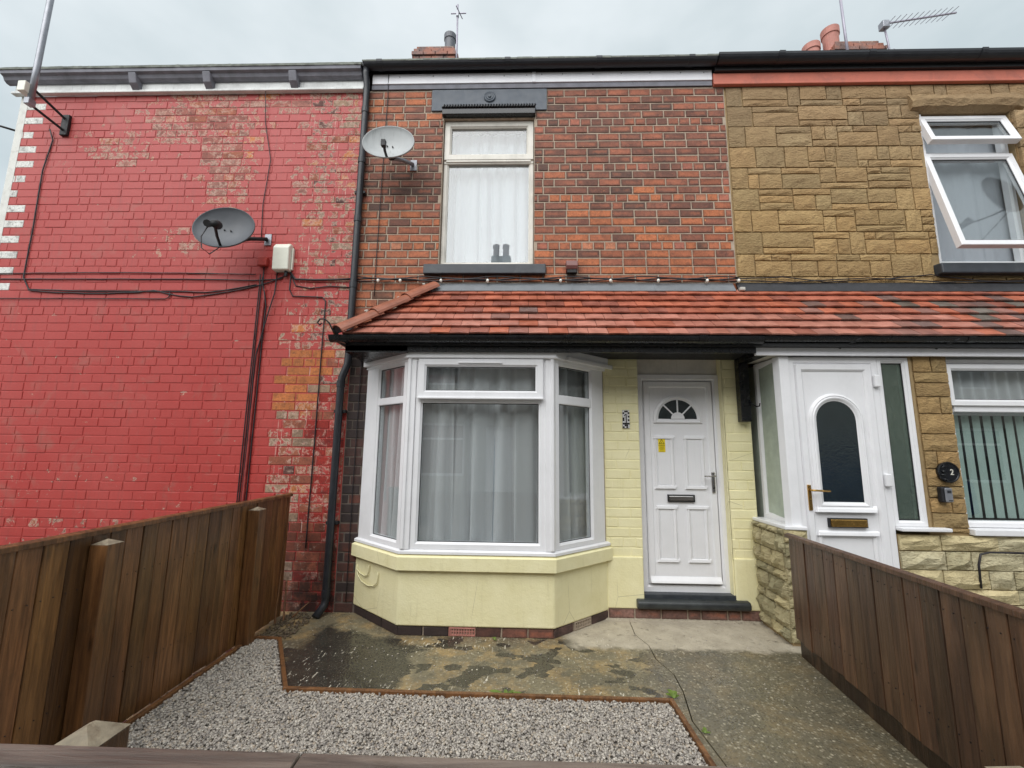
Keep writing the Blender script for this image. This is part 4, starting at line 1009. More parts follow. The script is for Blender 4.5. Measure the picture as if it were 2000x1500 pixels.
roof(hR, XC1+.002, XR1, 5.50, -.12, M['slate'])
chimney(hR, 5.72, 6.62, 3.1, 4.0, 7.6, 9.09, [(5.80, 3.28, .15, .50, M['pot'], -.12), (5.46, 3.34, .15, .46, M['pot'], -.36)])
# upper window with both sashes pushed open at the foot
TU = plane_T(0, .06)
uw = MB(); uw.rect(TU, 4.035, 4.925, 3.295, 4.925, FR(.05, 0, .07)); uw = uw.build('upper_window', M['upvc'], hR)
MB().box(4.06, 4.90, .0, .07, 4.46, 4.515, TU).build('transom', M['upvc'], uw, bevel=.006)
def open_sash(u0, u1, ztop, h, deg, nm):
    T = Matrix.Translation((0, .055, ztop)) @ Matrix.Rotation(math.radians(-deg), 4, 'X')
    mb = MB(); mb.rect(T, u0, u1, -h, 0, FR(.062, -.028, .03)); s_ = mb.build(nm, M['upvc'], uw)
    pane(s_, T, u0+.055, u1-.055, -h+.055, -.055, .0, M['glass']); seal(s_, T, u0+.062, u1-.062, -h+.062, -.062, -.002, .008)
open_sash(4.045, 4.915, 4.90, .36, 17, 'opening_sash'); open_sash(4.045, 4.915, 4.475, 1.12, 12, 'opening_sash')
room(hR, 3.6, 5.6, .22, 3.4, 2.9, 5.2)
MB().box(4.03, 4.06, .02, .2, 3.3, 4.92).build('reveal', M['upvc'], uw)
# porch: stone foot walls, splayed side light, door, side light, pier, big window
rub = MB(); rub.prism([(2.075, .01), (2.065, -.47), (2.232, -.47), (2.232, .01)], -.05, .86); rub = rub.build('porch_wall', M['stonemortar'], hR)
def rubble(T, L, z0, z1, pal, parent, big=True):
    z = z0
    while z < z1-.03:
        h = min(random.choice((.07, .09, .11, .14)), z1-z); u = -uni(0, .05)
        if z1-z-h < .03: h = z1-z
        while u < L:
            w = uni(.16, .5) if big else uni(.10, .24); a, b = max(0, u), min(L, u+w)
            if b-a > .03: stone_block('rubble_stone', a+.004, b-.004, z+.004, z+h-.004, uni(-.006, .006), M['rubble'], parent, shade(wchoice(pal), .8, 1.1), .015, .04, T=T, bulge=.026)
            u += w
        z += h
pal1 = [(2, (1, 1, 1)), (1, (.86, .86, .82)), (1, (1.08, 1.02, .9))]
pal2 = [(2, (.8, .78, .7)), (1, (.66, .66, .6)), (1, (.9, .86, .74))]
angp = math.atan2(-.47, -.01); rubble(plane_T(2.06, .0, -math.pi/2-.02), .47, .02, .86, pal2, rub, False); rubble(plane_T(2.055, -.482), .178, .02, .86, pal2, rub, False)
base = MB(); base.box(2.955, XR1, -.44, .0, -.05, .83); base = base.build('porch_wall', M['stonemortar'], hR)
rubble(plane_T(2.955, -.455), 2.3, .03, .83, pal1, base)
pier = MB(); pier.box(3.215, 3.515, -.44, .0, .83, 2.28); pier.box(3.205, 3.225, -.45, 0, .86, 2.28); pier = pier.build('stone_pier', M['stonemortar'], hR)
z = 2.275; k = 0
while z > .86:
    h = random.choice((.09, .115, .14, .165)); zb = max(z-h, .85)
    segs = [(3.235, 3.515)] if k % 3 else [(3.235, 3.235+uni(.1, .19)), None]
    if segs[-1] is None: segs[-1] = (segs[0][1], 3.515)
    for a, b in segs: stone_block('stone_block', a+.005, b-.005, zb+.005, z-.005, -.452, M['stone'], pier, st_tint(2.6), .007, .03)
    z = zb; k += 1
TP = plane_T(0, -.45)
pd = MB(); pd.rect(TP, 2.212, 2.947, .02, 2.258, FR(.062, .002, .07)); pd = pd.build('porch_door', M['upvc'], hR)
mb = MB(); mb.prism([(2.115, -.395), (2.135, -.462), (2.214, -.462), (2.214, -.38)], .88, 2.26); mb.build('porch_post', M['upvc'], pd, bevel=.004)
MB().box(2.15, 2.214, -.004, .06, .0, .88, TP).build('porch_post', M['upvc'], pd)
mb = MB(); mb.box(2.272, 2.888, .014, .055, .06, 2.20, TP); mb.build('door_leaf', M['upvc'], pd)
mb = MB(); mb.rect(TP, 2.273, 2.887, .06, 2.195, [(0, .014), (.002, -.004), (.042, -.004), (.056, .008), (.058, .014)]); mb.build('leaf_frame', M['upvc'], pd)
def arch(u0, u1, z0, zt, n=18):
    r = (u1-u0)/2; c = (u0+u1)/2; zc = zt-r
    return [(u1, z0)]+[(c+r*math.cos(math.pi*k/n), zc+r*math.sin(math.pi*k/n)) for k in range(n+1)]+[(u0, z0)]
rings = []
for e, d in ((.062, .014), (.058, .002), (.044, -.006), (.036, .0), (.028, -.008), (.018, -.004), (.008, .004), (0, .008)):
    rings.append([TP @ Vector((x, d, z)) for x, z in arch(2.411-e, 2.731+e, 1.072-e, 1.888+e)])
MB().loft(rings, True).build('arch_moulding', M['upvc'], pd)
MB().extr([TP @ Vector((x, .008, z)) for x, z in arch(2.409, 2.733, 1.070, 1.890)], (0, .006, 0)).build('pane', M['glass_door'], pd)
# cut-out behind the arched glass is a dark recess panel
MB().extr([TP @ Vector((x, .0135, z)) for x, z in arch(2.405, 2.737, 1.066, 1.894)], (0, .004, 0)).build('glass_backing', M['doorglassback'], pd)
mb = MB(); mb.extr([TP @ Vector((2.335, .012, .99)), TP @ Vector((2.335, -.022, .995)), TP @ Vector((2.345, -.014, 1.02)), TP @ Vector((2.36, .012, 1.045))], (.468, 0, 0)); mb.build('panel_bead', M['upvc'], pd, bevel=.003)
mb = MB(); mb.extr([TP @ Vector((2.335, .012, .808)), TP @ Vector((2.335, -.016, .815)), TP @ Vector((2.345, -.01, .84)), TP @ Vector((2.35, .012, .852))], (.468, 0, 0)); mb.build('panel_bead', M['upvc'], pd, bevel=.003)
mb = MB(); mb.rect(TP, 2.345, 2.80, .25, .83, MOULD); mb.build('door_panel', M['upvc'], pd)
lb = MB(); lb.rect(TP, 2.428, 2.727, .876, .948, [(0, .014), (0, -.010), (.006, -.012), (.012, -.004)]); lb = lb.build('letterbox', M['blackmat'], pd)
MB().box(2.440, 2.722, -.014, .0, .882, .940, TP).build('letterbox_flap', M['brass'], lb, bevel=.006)
MB().box(2.281, 2.309, -.014, .0, 1.006, 1.206, TP).build('handle_plate', M['brass'], pd, bevel=.004)
MB().tube([TP @ Vector(p) for p in ((2.295, -.01, 1.165), (2.295, -.05, 1.165), (2.31, -.055, 1.165), (2.43, -.05, 1.16))], .008, 8).build('handle', M['brass'], pd, smooth=True)
for z in (2.055, 1.25): MB().box(2.893, 2.938, -.032, .0, z-.05, z+.05, TP).build('hinge', M['upvc'], pd, bevel=.008)
# side light right of the door
sd = MB(); sd.rect(TP, 2.949, 3.207, .89, 2.258, FR(.045, .004, .07)); sd = sd.build('side_light', M['upvc'], hR)
pane(sd, TP, 2.985, 3.17, .93, 2.22, .03, M['glass_obscure']); seal(sd, TP, 2.994, 3.162, .936, 2.213, .028, .007)
mb = MB(); mb.box(2.95, 3.33, -.06, .05, .862, .889, TP); mb.build('window_board', M['upvc'], sd, bevel=.006)
# splayed side light left of the door
TS = plane_T(2.125, 0, math.atan2(-.395, -.005)); Ls = .395
TS = Matrix.Translation((2.155, -.01, 0)) @ Matrix.Rotation(-math.pi/2+.09, 4, 'Z')
sp = MB(); sp.rect(TS, .0, .375, .885, 2.275, FR(.05, .0, .06)); sp = sp.build('side_light', M['upvc'], hR)
pane(sp, TS, .04, .335, .925, 2.235, .03, M['glass_obscure']); seal(sp, TS, .05, .325, .936, 2.224, .028, .007)
mb = MB(); mb.prism([(2.055, .0), (2.06, -.49), (2.225, -.515), (2.225, -.0)], .858, .886); mb.build('window_board', M['upvc'], sp, bevel=.006)
# big lower window
TB = plane_T(0, -.40)
bwn = MB(); bwn.rect(TB, 3.525, 5.30, .885, 2.255, FR(.05, 0, .07)); bwn = bwn.build('front_window', M['upvc'], hR)
MB().box(3.57, 5.26, -.006, .06, 1.81, 1.862, TB).build('transom', M['upvc'], bwn, bevel=.006)
mb = MB(); mb.rect(TB, 3.53, 5.29, 1.86, 2.21, FR(.052, -.026, .05)); mb.build('opening_sash', M['upvc'], bwn)
pane(bwn, TB, 3.57, 5.25, 1.90, 2.17, .01, M['glass']); pane(bwn, TB, 3.56, 5.26, .92, 1.82, .03, M['glass'])
seal(bwn, TB, 3.583, 5.24, 1.911, 2.16, .006, .007)
mb = MB(); mb.box(3.515, 5.35, -.09, .06, .835, .882, TB); mb.build('window_board', M['upvc'], bwn, bevel=.006)
room(hR, 3.3, 5.6, -.2, 3.0, .2, 2.3); room(hR, 2.18, 3.25, -.30, .9, .0, 2.27, 'porchroom')
bl = thing('vertical_blind', 'pale green vertical slat blind in the stone house front window', 'blind', (4.3, -.28, .9))
MB().box(3.56, 5.25, -.30, -.26, 1.79, 1.82).build('head_rail', M['upvc'], bl)
for k in range(19):
    x = 3.585+k*.09; a = math.radians(uni(4, 12)); c, s_ = math.cos(a)*.030, math.sin(a)*.030; dx = uni(-.004, .004)
    mb = MB(); mb.loft([[(x-c, -.28+s_, z), (x-c*.3+.001, -.285, z), (x+c, -.28-s_, z), (x+c*.3, -.277, z)] for z in (.945, 1.79)], True, (True, True)); mb.build('slat', M['blind'], bl)
pn = thing('net_curtain', 'dim patterned net curtain behind the top light of the stone house window', 'curtain', (4.3, -.3, 1.9))
mb = MB(); mb.loft([[(3.57+1.68*i/120, -.29+.012*math.sin(i*.9), z) for i in range(121)] for z in (1.84, 2.2)], False); mb.build('drape', M['net'], pn, smooth=True)
# canopy of the right house
canR = MB(); canR.add([(XC1, -.56, 2.35), (XR1, -.56, 2.35), (XR1, 0, 2.945), (XC1, 0, 2.945), (XC1, -.56, 2.325), (XR1, -.56, 2.325), (XR1, 0, 2.325), (XC1, 0, 2.325)],
         [(0, 1, 2, 3), (4, 7, 6, 5), (0, 4, 5, 1), (1, 5, 6, 2), (2, 6, 7, 3), (3, 7, 4, 0)]); canR = canR.build('canopy', M['blackmat'], hR)
tile_slope(canR, (0, CY0, CZ0), (1, 0, 0), SLV, (XC1-.03, 5.2), ROWS, GA, [(-1, 0, -XC1), (1, 0, 5.2)], tile_tint)
mb = MB(); mb.extr([(XC1-.02, .004, 3.09), (XC1-.02, -.014, 3.09), (XC1-.02, -.07, 2.985), (XC1-.02, -.055, 2.975)], (3.6, 0, 0)); mb.build('flashing', M['blackflash'], canR, bevel=.004)
mb = MB(); mb.box(1.928, XR1, -.50, -.472, 2.262, 2.372); mb.build('fascia_board', M['white_fascia'], canR, bevel=.003)
mb = MB(); mb.box(2.06, XR1, -.47, 0, 2.288, 2.30); mb.build('soffit', M['upvc_old'], canR)
gutter(canR, 1.95, XR1, -.562, 2.400, .043, M['black'], (3.6,))
for x in (2.62, 3.40):
    mb = MB(); mb.tube([(x, -.50, 2.325), (x, -.52, 2.335), (x+.05, -.565, 2.352), (x+.10, -.60, 2.385)], .011, 6); mb.build('gutter_bracket', M['black'], canR, smooth=True)
MB().box(2.05, 2.10, -.09, -.02, 2.985, 3.02).build('flashing_mortar', M['grout'], canR, bevel=.008)

# ================================================================== things fixed to the walls
def cable(label, pts, r=.006, mat='cable', sag=0, jig=.0015, name='cable', group=None):
    P = []
    pts = [Vector(p) for p in pts]
    for a, b in zip(pts, pts[1:]):
        n = max(1, int((b-a).length/.12))
        for k in range(n):
            q = a.lerp(b, k/n); P.append(q+Vector((uni(-jig, jig), 0, uni(-jig, jig)-sag*4*(k/n)*(1-k/n))))
    P.append(pts[-1])
    o = MB().tube(P, r, 6).build(name, M[mat], None, smooth=True); return tag(o, label, 'cable', group)
Yc = -.010
def W(x, z, y=Yc): return (x, y, z)
cable('black cable running down from the mast bracket beside the white quoins', [W(-5.13, 4.82, -.03), W(-5.10, 4.70), W(-5.15, 4.35), W(-5.135, 3.6), W(-5.14, 3.15), W(-5.06, 3.02), W(-4.4, 3.0), W(-3.57, 3.0), W(-3.2, 2.99), W(-2.95, 3.02), W(-2.70, 3.07)], .0065)
cable('sagging black cable below the straight ones on the red wall', [W(-5.06, 3.012, -.014), W(-4.6, 2.985), W(-4.1, 2.985), W(-3.75, 3.01), W(-3.35, 2.94), W(-2.72, 3.05), W(-2.45, 3.15)], .006, sag=.01)
cable('upper straight black cable across the red wall', [W(-5.54, 3.19), W(-4.5, 3.20), W(-3.5, 3.195), W(-2.72, 3.18)], .005)
cable('lower straight black cable ending at the ivory box', [W(-5.54, 3.13), W(-4.2, 3.13), W(-3.3, 3.128), W(-2.75, 3.115), W(-2.46, 3.13), W(-2.39, 3.20)], .006)
cable('thin dark cable along a mortar joint low on the red wall', [W(-5.54, 2.925), W(-4.6, 2.925), W(-3.62, 2.92), W(-3.585, 2.94), W(-3.58, 2.99)], .005)
cable('leftmost of the cables dropping to the fence', [W(-2.67, 3.18), W(-2.672, 2.2), W(-2.675, .85)], .005)
cable('second cable dropping to the fence left of the red conduit', [W(-2.65, 3.15), W(-2.655, 2.4), W(-2.652, 1.5), W(-2.655, .85)], .005)
cable('red painted conduit running down to the fence', [W(-2.61, 3.02), W(-2.615, 2.3), W(-2.618, .85)], .012, 'cable_red', name='conduit')
cable('pale chipped cable right of the red conduit', [W(-2.64, 3.26), W(-2.638, 3.08), W(-2.61, 3.0, -.02), W(-2.585, 2.85), W(-2.588, 1.8), W(-2.588, .85)], .006, 'cable', jig=.002)
cable('black cable crossing over the conduit from the ivory box', [W(-2.50, 3.21), W(-2.50, 2.98, -.02), W(-2.545, 2.75, -.03), W(-2.62, 2.35, -.032), W(-2.63, 2.1, -.02), W(-2.628, .85)], .006)
cable('dark cable looping down beside the drainpipe on peeling paint', [W(-2.36, 3.20), W(-2.36, 3.02), W(-2.32, 2.95), W(-2.2, 2.945), W(-2.02, 2.94), W(-1.985, 2.90), W(-1.985, 1.5), W(-1.99, .55)], .006)
cable('loose black cable bundle passing from box to drainpipe', [W(-2.37, 3.20), W(-2.3, 3.12, -.02), W(-2.1, 3.115, -.02), W(-1.9, 3.12, -.02), W(-1.74, 3.125, -.02)], .011, jig=.004)
cable('slack black cable hanging below the bundle', [W(-2.36, 3.18), W(-2.3, 3.06), W(-2.15, 3.03), W(-1.95, 3.055), W(-1.74, 3.04)], .006)
cable('very thin cable from the eaves to the dark dish', [W(-2.80, 5.24, -.04), W(-2.79, 4.9), W(-2.69, 4.45), W(-2.72, 3.95), W(-2.70, 3.55)], .004)
cable('thin cable from the white fascia past the pale dish to the canopy', [W(-1.48, 5.43, -.03), W(-1.483, 5.2), W(-1.492, 4.3), W(-1.50, 3.5), W(-1.50, 2.95)], .004)
cable('old cable on the sooty strip beside the bay', [W(-1.585, 2.3), W(-1.59, 1.2), W(-1.588, .1)], .004)
cable('overhead wire reaching the white corner of the red house', [(-5.56, 0, 4.83), (-8.5, -1.2, 5.3), (-14, -4, 6.4)], .012, jig=0)
# string of party bulbs
sl_ = thing('string_lights', 'string of white bulbs on a black cable over the canopy', 'lights', (0, -.02, 3.1))
xs = [-1.68, -1.46, -1.25, -.9, -.45, .1, .62, 1.2, 1.7, 2.06]
for q, (dz, rr) in enumerate(((0, .008), (.014, .006), (-.012, .006))):
    P = []
    for i in range(60):
        x = -1.68+3.75*i/59; P.append((x, -.03-.006*q, 3.118+dz+.012*math.sin(i*.55+q*2)+uni(-.002, .002)))
    MB().tube(P, rr, 6).build('wire', M['cable'], sl_, smooth=True)
for x in (-1.455, -1.235, -.83, -.37, .345, .83, 1.29, 1.76, 2.06):
    MB().tube([(x, -.045, 3.125), (x, -.05, 3.108)], .009, 8).build('bulb_holder', M['blackmat'], sl_, smooth=True)
    MB().tube([(x, -.05, 3.112), (x, -.05, 3.104), (x, -.05, 3.092), (x, -.05, 3.078)], [.008, .014, .014, .005], 10).build('bulb', M['bulb'], sl_, smooth=True)
cable('grey wire looping along the top of the right canopy', [W(2.06, 3.13, -.02), W(2.5, 3.145, -.02), W(2.9, 3.09, -.025), W(3.4, 3.12, -.02), W(3.9, 3.165, -.02), W(4.4, 3.10, -.02), W(5.2, 3.12, -.02)], .006, jig=.004)
cable('second black wire along the top of the right canopy', [W(2.06, 3.11, -.03), W(2.6, 3.085, -.03), W(3.3, 3.135, -.03), W(4.0, 3.09, -.03), W(5.2, 3.10, -.03)], .006, jig=.004)
def box_thing(name, label, cat, x0, x1, y0, z0, z1, mat, bev=.012):
    o = MB().box(x0, x1, y0, .0, z0, z1).build(name, mat, None, bevel=bev, seg=3); return tag(o, label, cat)
ub = thing('telecom_box', 'ivory plastic telecom box high on the red painted wall', 'box', (-2.44, 0, 3.2))
mb = MB(); mb.extr([(-2.525, 0, 3.20), (-2.525, -.075, 3.205), (-2.525, -.085, 3.44), (-2.525, -.05, 3.485), (-2.525, 0, 3.49)], (.165, 0, 0)); mb.build('cover', M['boxplastic'], ub, bevel=.012, seg=3)
MB().box(-2.357, -.0-2.343, -.03, 0, 3.22, 3.45).build('hinge', M['boxplastic'], ub, bevel=.004)
MB().tube([(-2.40, -.03, 3.21), (-2.40, -.03, 3.15)], .016, 8).build('gland', M['blackmat'], ub)
box_thing('junction_box', 'small red painted junction box between dark dish and ivory box', 'box', -2.695, -2.6, -.05, 3.262, 3.352, M['redbox'], .006)
vn = thing('wall_vent', 'small dull red cowl vent on the brick above the canopy', 'vent', (.455, 0, 3.2))
MB().extr([(.40, 0, 3.19), (.40, -.06, 3.215), (.40, -.075, 3.245), (.40, -.06, 3.30), (.40, 0, 3.31)], (.112, 0, 0)).build('hood', M['vent'], vn, bevel=.004)
MB().box(.41, .502, -.055, .0, 3.18, 3.212).build('opening', M['blackmat'], vn)

def dish(label, c, nrm, rx, rz, mat, arm_mat, lnb, wall, kid=0):
    n_ = Vector(nrm).normalized(); r_ = n_.cross(Vector((0, 0, 1))).normalized(); r_ = -r_ if r_.x < 0 else r_; u_ = r_.cross(n_); u_ = -u_ if u_.z < 0 else u_
    c = Vector(c); root = thing('satellite_dish', label, 'satellite dish', wall)
    def P(a, k, back=0): return c+r_*(math.cos(a)*rx*k)+u_*(math.sin(a)*rz*k)-n_*(.075*(1-k*k)+back)
    rings = [[P(2*math.pi*i/40, k, 0) for i in range(40)] for k in (1, .85, .66, .45, .22, .02)]
    back = [[P(2*math.pi*i/40, k, .010) for i in range(40)] for k in (.02, .22, .45, .66, .85, 1)]
    rim0 = [P(2*math.pi*i/40, 1.018, -.004) for i in range(40)]; rim1 = [P(2*math.pi*i/40, 1.022, .012) for i in range(40)]
    MB().loft(back+[rim1, rim0]+rings, True, (True, True)).build('reflector', mat, root, smooth=True)
    foot = c-u_*(rz*.86)-n_*.02; L = Vector(lnb)
    MB().tube([foot, foot.lerp(L, .5)-u_*.015, L], .013, 4).build('arm', arm_mat, root)
    if kid == 0:
        d = (c-L).normalized()
        MB().tube([L-d*.03, L+d*.03, L+d*.05, L+d*.085], [.030, .034, .040, .040], 12).build('receiver', M['blackmat'], root, smooth=True)
        MB().tube([L-d*.04-r_*.05, L-d*.0-r_*.05], .032, 8).build('receiver_body', M['blackmat'], root)
        MB().tube([L-u_*.03-r_*.05, L-u_*.14-r_*.08, L-u_*.26-r_*.05, L-u_*.32+r_*.03, foot-u_*.02], .005, 6).build('lead', M['cable'], root, smooth=True)
    else: MB().box(-.02, .02, -.02, .02, -.03, .03, Matrix.Translation(L)).build('arm_clip', arm_mat, root)
    w = Vector(wall); bk = c-n_*.10-u_*.03
    MB().tube([bk, bk-n_*.06], .035, 8).build('mount', M['blackmat'], root)
    MB().tube([bk-n_*.06, bk.lerp(w, .55), w+Vector((0, -.02, 0))], .02, 8).build('wall_arm', M['galv'] if kid else M['blackmat'], root, smooth=True)
    MB().box(w.x-.035, w.x+.035, -.012, 0, w.z-.06, w.z+.06).build('wall_plate', M['galv'], root, bevel=.003)
    bolts = MB()
    for a, b in ((-.12, .1), (.1, .06), (.05, -.62)): p = c+r_*(a*rx)+u_*(b*rz)-n_*.068; bolts.tube([p-n_*.004, p+n_*.008], .007, 8)
    bolts.build('bolts', M['blackmat'], root)
    return root
dish('dark grey satellite dish with a receiver arm on the red wall', (-2.84, -.36, 3.50), (.12, -1, .22), .27, .225, M['dish_dark'], M['blackmat'], (-2.76, -.58, 3.41), (-2.63, 0, 3.55))
dish('pale weathered satellite dish missing its receiver beside the drainpipe', (-1.335, -.33, 4.395), (.05, -1, .25), .245, .21, M['dish_pale'], M['blackmat'], (-1.33, -.47, 4.27), (-1.17, 0, 4.37), 1)
# mast and junction box at the left corner
ma = thing('aerial_mast', 'tall grey aerial mast bracketed to the corner of the red house', 'mast', (-5.1, 0, 4.9))
MB().tube([(-5.05, -.30, 4.93), (-5.05, -.30, 5.3), (-5.05, -.30, 9.2)], .027, 10).build('pole', M['galv'], ma, smooth=True)
MB().tube([(-4.98, -.0, 4.93), (-5.05, -.30, 5.06)], .014, 6).build('bracket_arm', M['blackmat'], ma); MB().tube([(-4.98, -.0, 4.80), (-5.05, -.30, 4.88)], .014, 6).build('bracket_arm', M['blackmat'], ma)
MB().box(-5.02, -4.94, -.03, 0, 4.75, 4.99).build('bracket_plate', M['blackmat'], ma, bevel=.004)
MB().box(-5.13, -5.05, -.37, -.28, 4.98, 5.09).build('clamp', M['boxplastic'], ma, bevel=.006); MB().box(-5.075, -5.02, -.34, -.27, 4.86, 4.93).build('clamp', M['galv'], ma, bevel=.006)
# aerials on the chimneys
ae = thing('tv_aerial', 'thin aerial pole with crossed rods beside the middle chimney', 'aerial', (-1.30, 2.98, 8.5))
MB().tube([(-1.31, 2.98, 8.3), (-1.325, 2.98, 9.85)], .017, 8).build('pole', M['alu'], ae, smooth=True)
MB().tube([(-1.45, 2.98, 9.655), (-1.16, 2.98, 9.66)], .012, 6).build('rod', M['alu'], ae); MB().tube([(-1.32, 2.78, 9.60), (-1.24, 3.05, 9.615)], .009, 6).build('rod', M['alu'], ae)
MB().box(-1.345, -1.30, 2.95, 3.01, 9.58, 9.70).build('clamp', M['galv'], ae, bevel=.004)
ap = thing('tv_aerial', 'plain lilac grey pole in front of the right chimney pots', 'aerial', (5.75, 2.95, 8.5))
MB().tube([(5.82, 2.95, 8.4), (5.80, 2.95, 9.9)], .022, 8).build('pole', M['alu'], ap, smooth=True)
ay = thing('tv_aerial', 'long multi rod television aerial on a bent pole, far right', 'aerial', (6.6, 3.0, 8.5))
MB().tube([(6.62, 3.0, 8.5), (6.60, 3.0, 8.9), (6.57, 3.0, 9.24)], .016, 8).build('pole', M['alu'], ay, smooth=True)
MB().tube([(6.58, 3.0, 8.62), (6.68, 2.98, 8.75)], .012, 6).build('strut', M['galv'], ay)
b0, b1 = Vector((6.55, 2.97, 9.26)), Vector((7.95, 3.05, 9.56))
MB().tube([b0, b1], .018, 6).build('boom', M['alu'], ay)
for k in range(12):
    p = b0.lerp(b1, .06+.078*k); MB().tube([p+Vector((-.09, -.24, -.12)), p+Vector((.09, .24, .12))], .006, 5).build('rod', M['alu'], ay)
MB().box(6.50, 6.62, 2.93, 3.05, 9.17, 9.31).build('clamp', M['galv'], ay, bevel=.01)

# ================================================================== small signs
np_ = thing('number_plaque', 'black and white mosaic house number 1 beside the white door', 'sign', (.95, -.01, 1.7))
MB().box(.917, .983, -.012, 0, 1.668, 1.838).build('plate', M['grout'], np_)
grid = ["0110", "1001", "0000", "0001", "1000", "1001", "0000", "1111", "0110", "1010"]
for r, row in enumerate(grid):
    for c_, ch in enumerate(row):
        if ch == '5': continue
        x = .920+c_*.0158; z = 1.834-(r+1)*.0164
        MB().box(x, x+.0138, -.016, -.011, z, z+.0145).build('mosaic_tile', M['tile_black'] if ch == '1' else M['tile_white'], np_, bevel=.001)
MB().box(.946, .955, -.0185, -.011, 1.718, 1.80).build('numeral', M['tile_black'], np_)
MB().extr([(.947, -.0178, 1.803), (.947, -.0178, 1.794), (.930, -.0178, 1.778), (.930, -.0178, 1.785)], (0, .006, 0)).build('numeral', M['tile_black'], np_)
def text(body, size, loc, mat, parent, name='lettering', align='CENTER', rot=0, ext=.0006):
    cu = bpy.data.curves.new(name, 'FONT'); cu.body = body; cu.size = size; cu.align_x = align; cu.align_y = 'CENTER'; cu.extrude = ext; cu.resolution_u = 3
    o = bpy.data.objects.new(name, cu); COL.objects.link(o); cu.materials.append(mat); o.parent = parent
    o.location = Vector(loc)-(parent.location if parent.parent is None else Vector((0, 0, 0))); o.rotation_euler = (math.pi/2, rot, 0)
    bpy.context.view_layer.update(); me = bpy.data.meshes.new_from_object(o.evaluated_get(bpy.context.evaluated_depsgraph_get()))
    m = bpy.data.objects.new(name, me); COL.objects.link(m); m.parent = parent; m.location = o.location; m.rotation_euler = o.rotation_euler
    bpy.data.objects.remove(o); return m
sg = thing('warning_sticker', 'yellow warning sticker with a black triangle on the white door', 'sign', (1.3, .07, 1.5))
sy = .07+.0055
MB().box(1.266, 1.331, sy, sy+.002, 1.452, 1.578).build('sticker', M['yellow'], sg)
tri = [(1.298, 1.574), (1.270, 1.527), (1.326, 1.527)]; cx, cz = 1.298, 1.5427
MB().extr([(x, sy-.0008, z) for x, z in tri], (0, .0008, 0)).build('triangle', M['ink'], sg)
MB().extr([(cx+(x-cx)*.72, sy-.0014, cz+(z-cz)*.72) for x, z in tri], (0, .0006, 0)).build('triangle_field', M['yellow'], sg)
MB().extr([(x, sy-.002, z) for x, z in ((1.288, 1.538), (1.291, 1.535), (1.305, 1.544), (1.303, 1.548))], (0, .0006, 0)).build('pictogram', M['ink'], sg)
text('WARNING', .0125, (1.2985, sy-.0008, 1.513), M['ink'], sg)
for z, w in ((1.500, .024), (1.491, .018), (1.482, .026), (1.473, .016), (1.461, .022)): MB().box(1.2985-w, 1.2985+w, sy-.0008, sy, z-.0013, z+.0013).build('small_print', M['ink'], sg)
pq = thing('number_plaque', 'round black house plaque with a pale number 2 on the stone pier', 'sign', (3.385, -.47, 1.3))
MB().lathe([(.082, .02), (.084, .0), (.080, -.008), (.074, -.008), (.070, -.002), (.002, -.002)], (3.385, -.478, 1.318), 32, 'y').build('disc', M['black'], pq)
for a, b, r in (((3.325, 1.352), (3.352, 1.370), .007), ((3.322, 1.30), (3.350, 1.298), .008), ((3.335, 1.268), (3.37, 1.256), .007), ((3.332, 1.33), (3.345, 1.322), .012), ((3.345, 1.38), (3.352, 1.366), .005)):
    MB().tube([(a[0], -.482, a[1]), (b[0], -.486, b[1])], [r*.6, r], 6).build('relief', M['black'], pq, smooth=True)
text('2', .062, (3.408, -.4815, 1.318), M['white_ink'], pq, ext=.002)
ks = thing('key_safe', 'small black key safe with a silver front under the round plaque', 'key safe', (3.33, -.47, 1.1))
MB().box(3.290, 3.362, -.505, -.455, 1.085, 1.205).build('case', M['blackmat'], ks, bevel=.012, seg=3)
MB().box(3.305, 3.360, -.518, -.503, 1.090, 1.198).build('front', M['galv'], ks, bevel=.008, seg=3)
MB().box(3.318, 3.348, -.521, -.517, 1.160, 1.180).build('window', M['pipe'], ks, bevel=.003); MB().box(3.322, 3.350, -.5195, -.5175, 1.100, 1.106).build('lettering_strip', M['pipe'], ks)
cable('black cable clipped across the pale rubble stone of the right house', [(3.50, -.49, .45), (3.505, -.49, .62), (3.53, -.49, .70), (3.60, -.49, .715), (4.6, -.49, .70)], .008)

